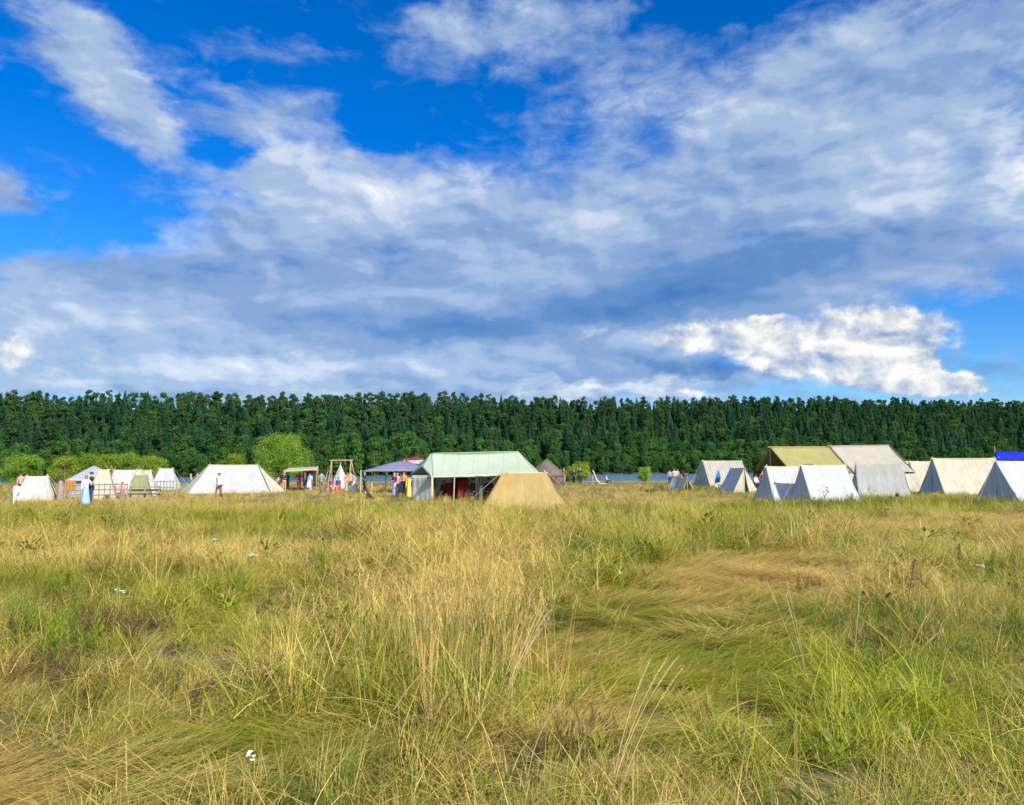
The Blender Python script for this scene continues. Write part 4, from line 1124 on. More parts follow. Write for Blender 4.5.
# timber frame with braces (swing-like)
x, y, z = gplace(341, 66)
e = empty('timber_frame', (x, y, z)); tag(e, 'tall timber A-frame with a crossbar, standing around the white cone tent', 'frame')
Hf = at(341, 460.5, 66).z - z
for sx, xt, xb, xo in ((-1, -.82, -1.02, -1.75), (1, .82, .72, 1.45)):
    for dy in (-.7, .7):
        mb = MB(); mb.tube([(xb, dy, -.1), (xt, dy * .06, Hf + .04)], .05, 7); mb.build('leg', M_POLE, e)
    mb = MB(); mb.tube([(xo, 0, -.1), (xt + sx * .02, .1, Hf - .05)], .045, 7); mb.build('brace', M_POLE, e)
mb = MB(); mb.tube([(-1.0, 0, Hf), (1.0, 0, Hf + .02)], .06, 8); mb.build('crossbar', M_POLE, e)
for xx in (-.45, -.05, .3):
    mb = MB(); mb.tube([(xx, 0, Hf), (xx, 0, Hf - .28)], .012, 5); mb.build('hanging_rope', M_ROPE, e)

# cone tent
x, y, z = gplace(340, 72)
e = empty('cone_tent', (x, y, z)); tag(e, 'white cone-shaped tent seen through the timber frame', 'tent')
hc = at(340, 463.5, 72).z - z; TREAD.append((x, y, .9)); mb = MB(); rs = []
for k in range(9):
    f = k / 8; rr = 1.05 * (1 - f) ** 1.05 + .015
    rs.append([(rr * math.cos(a * .3927) * (1 + .03 * math.sin(a * 2.5)), rr * math.sin(a * .3927), hc * f - .03) for a in range(16)])
mb.rings(rs); mb.build('cover', C_WHITE, e, False)
mb = MB(); mb.tube([(0, 0, 0), (0, 0, hc + .12)], .025, 6); mb.build('pole', M_POLEP, e)
mb = MB(); panel(mb, (-.12, -1.13, -.02), (.42, -1.09, -.02), (.03, -.08, hc * .93), (.0, -.08, hc * .93), 5, 8, -.02, .02, 3); mb.build('door_flap', C_CREAM, e, True)

# lilac awning with pole
e, o0 = awning('lilac_awning', 'lilac cloth awning stretched up from a thin pole to a high peak', 'canopy', 58, [(361, 471.2, 57.5), (424, 471, 57.8), (404, 461, 61), (402, 460.5, 61)], C_LILAC, [(361, 470.5, 57.5), (372, 473, 58.6), (404, 460.5, 61), (386, 474, 63)], seed=40, sag=-.14)
mb = MB(); panel(mb, *[at(*v) - o0 for v in ((424, 471, 57.8), (430, 470, 64), (406, 461, 61.1), (404, 461, 61.1))], 10, 8, -.06, .03, 42); mb.build('canopy_side', C_LILAC, e, True)
mb = MB(); panel(mb, *[at(*v) - o0 for v in ((366, 472.5, 65), (361, 471.2, 57.6), (402, 460.6, 61.05), (403, 460.8, 61.1))], 10, 8, -.06, .03, 43); mb.build('canopy_side', C_LILAC, e, True)
e, o0 = awning('red_topped_shelter', 'small shelter with dull red roof edge and white flap above the lilac awning', 'canopy', 62, [(404, 461, 61.6), (424, 459.8, 61.6), (421, 457.6, 64), (405, 458.2, 64)], C_REDB, [(404.5, 460, 61.7), (423, 459.5, 61.7), (406, 459, 63.8)], M_POLE, 41)
mb = MB(); panel(mb, *[at(*v) - o0 for v in ((415, 464, 61.5), (419, 464.3, 61.5), (423.5, 460, 61.5), (405.5, 460.8, 61.5))], 8, 5, 0, .02, 44); mb.build('front_flap', C_WHITE, e, True)

# --- the pale green marquee
def green_marquee():
    r0 = at(431, 453, 44.5); r1 = at(518, 451.0, 44.5); f0 = at(432, 477.5, 41.2); f1 = at(539, 474.0, 41.2)
    px0 = at(422, 466.5, 43.0); bk0 = at(409, 475.8, 46.6); b0 = at(431, 474, 47.5); b1 = at(539, 472, 47.5)
    g = gz(r0.x, r0.y); o = Vector(((r0.x + r1.x) / 2, 44.4, g))
    e = empty('marquee', o); tag(e, 'long pale green marquee with open front and dark red hangings inside', 'tent')
    L_ = lambda *v: [p - o for p in v]
    mb = MB(); panel(mb, *L_(f0, f1, r1, r0), 34, 12, .12, .03, 50)
    mb.v = [(v[0], v[1], v[2] - .08 * math.sin(math.pi * min(1, max(0, (v[0] - (r0.x - o.x)) / (r1.x - r0.x)))) * max(0, (v[2] - 1.4) / 1.4)) for v in mb.v]
    mb.build('front_roof', C_GREEN, e, True)
    mb = MB(); panel(mb, *L_(b1, b0, r0, r1), 26, 10, .10, .03, 51); mb.build('back_roof', C_GREEN, e, True)
    mb = MB(); panel(mb, *L_(px0, f0, r0, r0), 8, 8, 0.02, .015, 52); mb.build('end_roof', C_GREEN, e, True)
    mb = MB(); panel(mb, *L_(bk0, px0, r0, r0), 8, 8, 0.02, .015, 53); mb.build('end_roof', C_GREEN, e, True)
    mb = MB(); panel(mb, *L_(b0, bk0, r0, r0), 8, 8, 0.02, .015, 55); mb.build('end_roof', C_GREEN, e, True)
    mb = MB(); panel(mb, *L_(f1, b1, r1, r1), 8, 8, 0.05, .015, 54); mb.build('end_roof', C_GREEN, e, True)
    mb = MB(); mb.tube(L_(f0 + Vector((0, -.03, -.015)), at(485, 477.0, 41.17), f1 + Vector((0, -.03, -.015))), .028, 6); mb.build('eave_edge', M_DARKW, e)
    def wall(nm, a, b, zt, mat, s_, zt2=None):
        A = at(*a); B = at(*b); A.z = gz(A.x, A.y) - .05; B.z = gz(B.x, B.y) - .05
        mb = MB(); panel(mb, A - o, B - o, Vector((B.x, B.y, g + (zt2 or zt))) - o, Vector((A.x, A.y, g + zt)) - o, 18, 6, .02, .07, s_); mb.build(nm, mat, e, True)
    wall('left_wall', (411.5, 490, 42.6), (430.5, 490, 41.7), 1.55, C_PALE, 56)
    wall('back_wall', (430, 490, 45.6), (535, 490, 45.6), 1.65, C_PALE, 57)
    wall('right_wall', (539, 490, 41.9), (538, 490, 45.5), 1.2, C_CREAM, 58)
    wall('left_back_wall', (430, 490, 47.2), (411.5, 490, 42.7), 1.5, C_CREAM, 59)
    for (px, D, px2, zt, rr, mt) in ((432.3, 41.0, 432, None, .07, M_POLEP), (438.5, 43, 433.5, 1.55, .045, M_DARKW), (453.5, 41.1, 454.5, None, .03, M_POLEP), (476, 41.2, 476.5, None, .04, M_DARKW), (508, 41.3, 508, None, .04, M_POLEP), (537, 41.3, 537.5, None, .05, M_POLEP), (432, 47.2, 432, None, .05, M_POLEP)):
        A = at(px, 490, D); A.z = gz(A.x, A.y) - .1; B = at(px2, 477, D); B.z = g + (zt or 1.52 + .0)
        if px == 508 or px == 537: B.z = g + 1.66
        mb = MB(); mb.tube([A - o, B - o], rr, 7); mb.build('pole', mt, e)
    mb = MB(); mb.tube([at(431, 478.5, 41.05) - o, at(409.5, 476, 46.5) - o], .03, 6); mb.build('eave_edge', M_DARKW, e)
    for k in range(14): TREAD.append((r0.x - .5 + k * .5, 44.3, 2.2))
    # things hung and standing inside
    def hang(label, px, D, w, h0, h1, mat, s_, nm='hanging_cloth', rot=0):
        q = at(px, 490, D); q.z = gz(q.x, q.y); ee = empty(nm, q, R(rot)); tag(ee, label, 'cloth')
        mb = MB(); panel(mb, (-w * .62, 0, h0), (w * .62, 0, h0), (w * .42, .02, h1), (-w * .42, .02, h1), 18, 8, .02, .14, s_); mb.build('cloth', mat, ee, True)
        mb = MB(); mb.tube([(-w * .55, .03, h1 + .02), (w * .55, .03, h1 + .03)], .02, 6); mb.build('hanging_rod', M_DARKW, ee)
        for sx in (-1, 1):
            mb = MB(); mb.tube([(sx * w * .5, .03, -.05), (sx * w * .5, .03, h1 + .05)], .02, 6); mb.build('stand_leg', M_DARKW, ee)
    hang('dark red cloth hanging at the left of the marquee interior', 451, 42.6, .95, .05, 1.05, C_RED, 60)
    hang('wine red cloth reaching the grass in the open front of the marquee', 464, 42.0, .60, -.02, 1.25, C_RED, 61, rot=8)
    hang('black cloth hanging high between the two front poles of the marquee', 460, 43.4, .9, .55, 1.45, C_BLACK, 62)
    hang('white cloth strip hanging beside the dark pole of the marquee', 481, 41.9, .14, .02, 1.45, C_WHITE, 63)
    # table inside on the right
    q = at(498, 490, 42.6); q.z = gz(q.x, q.y); ee = empty('trestle_table', q, R(3)); tag(ee, 'red-topped trestle table at the right inside the marquee', 'table')
    mb = MB(); mb.box((0, 0, .80), (1.5, .6, .05)); mb.build('tabletop', C_REDB, ee)
    mb = MB(); mb.box((0, -.27, .66), (1.4, .03, .1)); mb.build('apron', M_DARKW, ee)
    for sx in (-.62, .62):
        for sy in (-.22, .22):
            mb = MB(); mb.tube([(sx * 1.05, sy * 1.2, -.03), (sx * .95, sy * .9, .78)], .025, 6); mb.build('leg', M_DARKW, ee)
    q = at(497, 490, 41.9); q.z = gz(q.x, q.y); ee = empty('wheel', q, 0); tag(ee, 'wooden spoked wheel leaning below the red-topped table', 'wheel')
    mb = MB(); mb.tube([(.3 * math.cos(a * .3927), .08, .32 + .3 * math.sin(a * .3927)) for a in range(17)], .025, 6); mb.build('rim', M_POLEP, ee)
    for a in range(6):
        mb = MB(); mb.tube([(0, .08, .32), (.29 * math.cos(a * 1.047), .08, .32 + .29 * math.sin(a * 1.047))], .014, 5); mb.build('spoke', M_POLEP, ee)
    mb = MB(); mb.tube([(0, .02, .32), (0, .14, .32)], .05, 8); mb.build('hub', M_DARKW, ee)
    q = at(443, 490, 41.9); q.z = gz(q.x, q.y); ee = empty('chest', q, R(10)); tag(ee, 'low dark wooden chest on the floor at the marquee front', 'chest')
    mb = MB(); mb.box((0, 0, .17), (.62, .4, .34)); mb.build('body', M_DARKW, ee)
    mb = MB(); mb.rings([[(sx, .2 * math.cos(a * .5236), .345 + .1 * math.sin(a * .5236)) for a in range(7)] for sx in (-.32, .32)], close=True); mb.build('lid', M_DARKW, ee)
    mb = MB(); mb.box((0, -.215, .33), (.09, .02, .1)); mb.build('lock', M_METAL, ee)
green_marquee()

# --- brown yurt
x, y, z = gplace(546.5, 80)
e = empty('yurt', (x, y, z)); tag(e, 'brown felt yurt with rounded conical roof behind the green marquee', 'tent')
hy = at(546.5, 459.3, 80).z - z; TREAD.append((x, y, 1.9)); w_ = 1.85
mb = MB(); mb.rings([[(w_ * .97 * math.cos(a * .2618), w_ * .97 * math.sin(a * .2618), h) for a in range(24)] for h in (-.05, .5, 1.02)]); mb.build('wall', C_BROWN, e, True)
mb = MB(); rs = []
for k in range(9):
    f = k / 8; rr = (w_ + .05) * ((1 - f) * .72 + .28 * math.cos(f * 1.5)) + .03; rs.append([(rr * math.cos(a * .2618) * (1 + .01 * math.sin(a * 3)), rr * math.sin(a * .2618), .95 + (hy - .95) * (f * .86 + .14 * math.sin(f * 1.571))) for a in range(24)])
mb.rings(rs); mb.build('roof', C_BROWN, e, True)
mb = MB(); mb.box((.7, -w_ * .90, .55), (.6, .08, 1.0), Matrix.Rotation(R(20), 3, 'Z')); mb.build('door', M_DARKW, e)
mb = MB(); mb.tube([(w_ * 1.03 * math.cos(a * .2618), w_ * 1.03 * math.sin(a * .2618), .86) for a in range(25)], .015, 4); mb.build('girth_rope', M_ROPE, e)

# --- small tan tents by the river
ridge_tent('smallest tan tent with dark open door, beside people at the river bank', 684.5, 66, -72, 1.0, 1.1, 1.35, 1.12, C_CREAM, C_TAN, right='open', seed=70, ropes=False)
ridge_tent('small pale tent slope just left of the tan tent with open door', 678, 67, -60, 1.0, 1.2, 1.5, 1.18, C_GREYC, C_CREAM, seed=71, ropes=False)

# --- the long marquee: olive half and grey half
def long_marquee(name, label, cA, cB, mat, open_left, seed, flap=None):
    """cA, cB: (px, py ridge, depth) at the two ends"""
    r0 = at(*cA); r1 = at(*cB); g = gz(r0.x, r0.y); o = Vector(((r0.x + r1.x) / 2, (r0.y + r1.y) / 2, g))
    th = math.atan2(r1.y - r0.y, r1.x - r0.x)
    nrm = Vector((math.sin(th), -math.cos(th), 0)); W = 3.0; ez = 1.45; sh = Vector((math.cos(th), math.sin(th), 0)) * .55
    f0 = r0 + nrm * W + sh; f1 = r1 + nrm * W + sh; b0 = r0 - nrm * W - sh * .6; b1 = r1 - nrm * W + sh
    for p in (f0, f1, b0, b1): p.z = g + ez
    e = empty(name, o); tag(e, label, 'tent'); L_ = lambda *v: [p - o for p in v]
    mb = MB(); panel(mb, *L_(f0, f1, r1, r0), 30, 12, .14, .04, seed)
    mb.build('front_roof', mat, e, True)
    mb = MB(); panel(mb, *L_(b1, b0, r0, r1), 24, 8, .10, .03, seed + 1); mb.build('back_roof', mat, e, True)
    for p in (f0, f1, b0, b1, r0, r1, (f0 + f1) / 2):
        mb = MB(); b_ = Vector((p.x, p.y, g - .2)); mb.tube(L_(b_, p + Vector((0, 0, .04 if p.z > g + 2 else .02))), .05, 7); mb.build('pole', M_POLE, e)
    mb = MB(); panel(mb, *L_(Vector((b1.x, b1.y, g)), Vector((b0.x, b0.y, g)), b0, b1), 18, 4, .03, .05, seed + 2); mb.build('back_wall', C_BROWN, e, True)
    if not open_left:
        mb = MB(); panel(mb, *L_(f1, b1, r1, r1), 8, 8, .02, .02, seed + 3); mb.build('end_gable', mat, e, True)
        A, B = Vector((f1.x, f1.y, g)), Vector((b1.x, b1.y, g)); mb = MB(); panel(mb, *L_(A, B, b1, f1), 10, 4, .03, .05, seed + 4); mb.build('end_wall', mat, e, True)
    mb = MB(); mb.tube(L_(f1 + Vector((0, 0, .02)), r1 + Vector((0, 0, .02))), .035, 5); mb.build('end_seam', M_OLDWOOD, e)
    mb = MB(); mb.tube(L_(r0 + sh * -.4, r1 + sh * .2), .05, 6); mb.build('ridge_pole', M_POLE, e)
    for k in range(12):
        p = r0.lerp(r1, k / 11); TREAD.append((p.x, p.y, 2.6))
    return e
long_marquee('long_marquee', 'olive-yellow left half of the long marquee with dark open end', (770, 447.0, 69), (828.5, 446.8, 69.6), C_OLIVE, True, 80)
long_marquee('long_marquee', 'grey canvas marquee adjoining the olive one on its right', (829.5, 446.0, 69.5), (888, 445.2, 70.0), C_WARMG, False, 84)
ridge_tent('small brown-edged tent gable poking up in front of the olive marquee', 809, 58, -80, 1.2, 1.3, 1.7, 2.22, C_TAN, C_TAN, right='ajar', seed=88, ropes=False)

# --- blue tarp shelter
e, o0 = awning('tarp_shelter', 'bright blue tarp roof on poles at the right edge behind the white tent', 'canopy', 58, [(996, 459.3, 56.5), (1052, 459.8, 57), (1052, 451.8, 60), (994.5, 452, 60)], C_BLUE, [(996, 460, 56.6), (994.5, 447, 60.1), (1052, 460, 57), (1051, 451, 60)], M_POLE, 90, -.04)
mb = MB(); mb.tube([at(989, 458, 59.5) - o0, at(999, 457.3, 56.5) - o0], .03, 6); mb.build('pale_batten', M_POLEP, e)

# --- fire pot in the grass etc.
x, y, z = gplace(897, 47.5)
e = empty('iron_pot', (x, y, z + .02)); tag(e, 'small round black pot in the grass before the light grey tent', 'pot')
mb = MB(); mb.rings([[(r_ * math.cos(a * .5236), r_ * math.sin(a * .5236), h) for a in range(12)] for r_, h in ((.06, .12), (.15, .16), (.19, .28), (.17, .42), (.14, .46), (.16, .48))]); mb.build('body', M_METAL, e, True)
mb = MB(); mb.tube([(.16 * math.cos(a * .5236), 0, .46 + .2 * math.sin(a * .5236)) for a in range(7)], .01, 5); mb.build('handle', M_METAL, e); e.scale = (.62, .62, .62)
for a in range(3):
    mb = MB(); mb.tube([(.1 * math.cos(a * 2.09), .1 * math.sin(a * 2.09), .17), (.15 * math.cos(a * 2.09), .15 * math.sin(a * 2.09), -.03)], .014, 5); mb.build('leg', M_METAL, e)

# pale curved prow on the bank
x, y, z = gplace(596, 82)
e = empty('curved_prow', (x, y, z)); tag(e, 'pale curved timber prow with dark tip rising from the grass by the river', 'boat prow')
pts = [(-.42, 0, 1.55), (-.33, 0, 1.5), (-.22, 0, 1.28), (-.12, 0, .95), (.0, 0, .6), (.18, 0, .32), (.42, 0, .12), (.75, 0, .02), (1.1, 0, .05)]
mb = MB(); mb.tube(pts[1:], [.05, .07, .09, .10, .11, .11, .10, .08], 8); mb.build('stem', M_POLEP, e, True)
mb = MB(); mb.tube([(-.50, 0, 1.42), (-.43, 0, 1.54), (-.33, 0, 1.52)], [.03, .10, .07], 7); mb.build('tip', M_DARKW, e, True)
mb = MB(); mb.tube([(-.32, .0, 0), (-.34, 0, 1.0)], .03, 6); mb.build('post', M_POLEP, e)

# garment on the streaked tent
q = at(718.5, 490, 70.5); q.z = gz(q.x, q.y)
e = empty('hanging_garment', q); tag(e, 'bright blue garment with darker hem hung before the streaked grey tent', 'garment')
mb = MB(); panel(mb, (-.24, 0, .95), (.22, 0, .95), (.10, 0, 1.62), (-.08, 0, 1.62), 10, 8, 0, .07, 95); mb.build('upper_cloth', C_SKY, e, True)
mb = MB(); panel(mb, (-.34, 0, .45), (.16, 0, .55), (.23, 0, .96), (-.24, 0, .96), 10, 6, 0, .09, 96); mb.build('lower_cloth', C_NAVY, e, True)
for sx in (-.5, .5):
    mb = MB(); mb.tube([(sx, .02, -.05), (sx * .8, .02, .75), (0, .02, 1.68)], .025, 6); mb.build('stand_leg', M_POLEP, e)
bundle('pale bundle at the foot of the blue garment', 715.5, 69.5, .5, .38, C_WHITE2, seed=9)
bundle('orange-tan sack beside the open tan tent at the river bank', 690, 66.5, .45, .72, C_ORANGE and C_TAN, seed=10)
# ------------------------------------------------------------------ people
def simple_mat(name, c, rough=.8, v=.12): return plain_mat(name, c, rough, v, 14, bump=.1)
SKIN = simple_mat('skin', (0.50, 0.29, 0.20), .6); EYE_M = simple_mat('eye', (0.03, 0.02, 0.02), .3)
HAIRS = {'dark': simple_mat('dark_hair', (0.03, 0.02, 0.014)), 'red': simple_mat('red_brown_hair', (0.20, 0.06, 0.02)), 'fair': simple_mat('fair_hair', (0.42, 0.30, 0.14)), 'grey': simple_mat('grey_hair', (0.4, 0.38, 0.36))}
FAB = {}
for n_, c_ in dict(white=(.66, .66, .64), cream=(.58, .5, .36), brown=(.22, .11, .045), darkbrown=(.07, .04, .025), black=(.018, .018, .022), lightblue=(.25, .42, .68), skyblue=(.05, .36, .70), navy=(.02, .03, .10),
                   red=(.36, .03, .03), wine=(.17, .02, .035), pink=(.52, .25, .26), greygreen=(.20, .24, .20), grey=(.24, .25, .26), olive=(.14, .13, .06), yellow=(.60, .52, .06), blue=(.03, .07, .38), tan=(.42, .28, .15), purple=(.09, .04, .22), orange=(.60, .22, .04), lilac=(.33, .26, .42)).items():
    FAB[n_] = simple_mat(n_ + '_clothing', c_)

def skin_mesh(name, joints, bones, root, sub=1):
    """joints: name -> (pos, rx, ry)"""
    bm = bmesh.new(); lay = bm.verts.layers.skin.verify(); vm = {}
    for k, (p, rx, ry) in joints.items():
        v = bm.verts.new(p); v[lay].radius = (rx, ry); v[lay].use_root = (k == root); vm[k] = v
    for a, b in bones: bm.edges.new((vm[a], vm[b]))
    me = bpy.data.meshes.new(name); bm.to_mesh(me); bm.free()
    o = bpy.data.objects.new('tmp', me); COL.objects.link(o)
    o.modifiers.new('s', 'SKIN').use_smooth_shade = True
    m = o.modifiers.new('u', 'SUBSURF'); m.levels = sub; m.render_levels = sub
    dg = bpy.context.evaluated_depsgraph_get(); dg.update()
    r_ = bpy.data.meshes.new_from_object(o.evaluated_get(dg)); r_.name = name
    bpy.data.objects.remove(o); bpy.data.meshes.remove(me)
    return r_

def pose_joints(pose, h, wmul=1.0):
    k = h / 1.72
    J = dict(pelvis=(0, 0, .95), belly=(0, .0, 1.08), chest=(0, -.005, 1.30), neckb=(0, .01, 1.45), neck=(0, 0, 1.52), head=(0, -.015, 1.60), crown=(0, -.01, 1.675),
             shL=(-.17, 0, 1.41), elL=(-.22, .01, 1.14), wrL=(-.23, -.04, .90), hdL=(-.225, -.06, .82),
             shR=(.17, 0, 1.41), elR=(.22, .01, 1.14), wrR=(.23, -.04, .90), hdR=(.225, -.06, .82),
             hpL=(-.09, 0, .90), knL=(-.10, -.01, .50), anL=(-.10, .02, .09), toL=(-.11, -.13, .035),
             hpR=(.09, 0, .90), knR=(.10, -.01, .50), anR=(.10, .02, .09), toR=(.11, -.13, .035))
    up = lambda **kw: J.update(kw)
    if pose == 'walk':
        up(knL=(-.10, -.16, .52), anL=(-.10, -.24, .10), toL=(-.11, -.40, .05), knR=(.10, .04, .50), anR=(.10, .30, .16), toR=(.11, .18, .04), elL=(-.23, .14, 1.16), wrL=(-.22, .10, .92), hdL=(-.22, .08, .85), elR=(.23, -.08, 1.15), wrR=(.21, -.27, .98), hdR=(.20, -.34, .95))
    if pose == 'akimbo':
        up(elL=(-.37, .08, 1.16), wrL=(-.22, -.04, 1.00), hdL=(-.16, -.09, 1.0), elR=(.37, .08, 1.16), wrR=(.22, -.04, 1.0), hdR=(.16, -.09, 1.0))
    if pose == 'hold':
        up(elL=(-.22, .0, 1.15), wrL=(-.10, -.24, 1.12), hdL=(-.04, -.29, 1.12), elR=(.22, .0, 1.15), wrR=(.10, -.24, 1.15), hdR=(.04, -.29, 1.15))
    if pose == 'onearm':
        up(elR=(.26, -.12, 1.18), wrR=(.20, -.30, 1.30), hdR=(.18, -.34, 1.36))
    if pose == 'bend':
        up(pelvis=(0, .10, .93), belly=(0, .02, 1.04), chest=(0, -.20, 1.18), neckb=(0, -.35, 1.24), neck=(0, -.42, 1.25), head=(0, -.50, 1.27), crown=(0, -.57, 1.28), shL=(-.17, -.32, 1.20), elL=(-.20, -.38, .93), wrL=(-.16, -.46, .70), hdL=(-.15, -.48, .62), shR=(.17, -.32, 1.20), elR=(.20, -.38, .93), wrR=(.16, -.46, .70), hdR=(.15, -.48, .62), hpL=(-.09, .10, .88), hpR=(.09, .10, .88))
    if pose == 'sit':
        dz = -.43
        for q in ('pelvis', 'belly', 'chest', 'neckb', 'neck', 'head', 'crown', 'shL', 'shR', 'elL', 'elR'): J[q] = (J[q][0], J[q][1] + .05, J[q][2] + dz)
        up(hpL=(-.10, .03, .47), knL=(-.12, -.40, .50), anL=(-.12, -.42, .09), toL=(-.13, -.57, .035), hpR=(.10, .03, .47), knR=(.12, -.40, .50), anR=(.12, -.40, .09), toR=(.13, -.55, .035), wrL=(-.16, -.20, .60), hdL=(-.14, -.28, .58), wrR=(.16, -.20, .60), hdR=(.14, -.28, .58), elL=(-.22, .0, .72), elR=(.22, .0, .72))
    if pose == 'ground':
        dz = -.80
        for q in ('pelvis', 'belly', 'chest', 'neckb', 'neck', 'head', 'crown', 'shL', 'shR', 'elL', 'elR'): J[q] = (J[q][0], J[q][1] + .05, J[q][2] + dz)
        up(hpL=(-.10, .03, .13), knL=(-.22, -.30, .36), anL=(-.16, -.52, .09), toL=(-.17, -.66, .04), hpR=(.10, .03, .13), knR=(.22, -.30, .36), anR=(.16, -.50, .09), toR=(.17, -.64, .04), wrL=(-.20, -.22, .40), hdL=(-.19, -.29, .38), wrR=(.20, -.22, .40), hdR=(.19, -.29, .38), elL=(-.26, .0, .36), elR=(.26, .0, .36))
    RAD = dict(pelvis=(.125, .105), belly=(.115, .09), chest=(.135, .10), neckb=(.075, .07), neck=(.052, .055), head=(.075, .092), crown=(.062, .075), sh=(.058, .055), el=(.042, .042), wr=(.028, .03), hd=(.036, .018), hp=(.085, .09), kn=(.056, .058), an=(.038, .042), to=(.038, .026))
    out = {}
    for q, p in J.items():
        rr = RAD.get(q) or RAD[q[:2]]
        if q in ('neckb', 'chest', 'belly', 'pelvis'): rr = (rr[0] * wmul, rr[1] * wmul)
        out[q] = (Vector(p) * k, rr[0] * k, rr[1] * k)
    return out, k
BONES = [('pelvis', 'belly'), ('belly', 'chest'), ('chest', 'neckb'), ('neckb', 'neck'), ('neck', 'head'), ('head', 'crown')]
for s_ in 'LR': BONES += [('neckb', 'sh' + s_), ('sh' + s_, 'el' + s_), ('el' + s_, 'wr' + s_), ('wr' + s_, 'hd' + s_), ('pelvis', 'hp' + s_), ('hp' + s_, 'kn' + s_), ('kn' + s_, 'an' + s_), ('an' + s_, 'to' + s_)]

def tube_mesh_join(me, mb, matidx=0):
    bm = bmesh.new(); bm.from_mesh(me); n = len(bm.faces); t2 = mb.mesh('t'); bm.from_mesh(t2); bm.faces.ensure_lookup_table()
    for f in bm.faces[n:]: f.material_index = f.material_index + matidx; f.smooth = True
    bm.to_mesh(me); bm.free(); bpy.data.meshes.remove(t2)

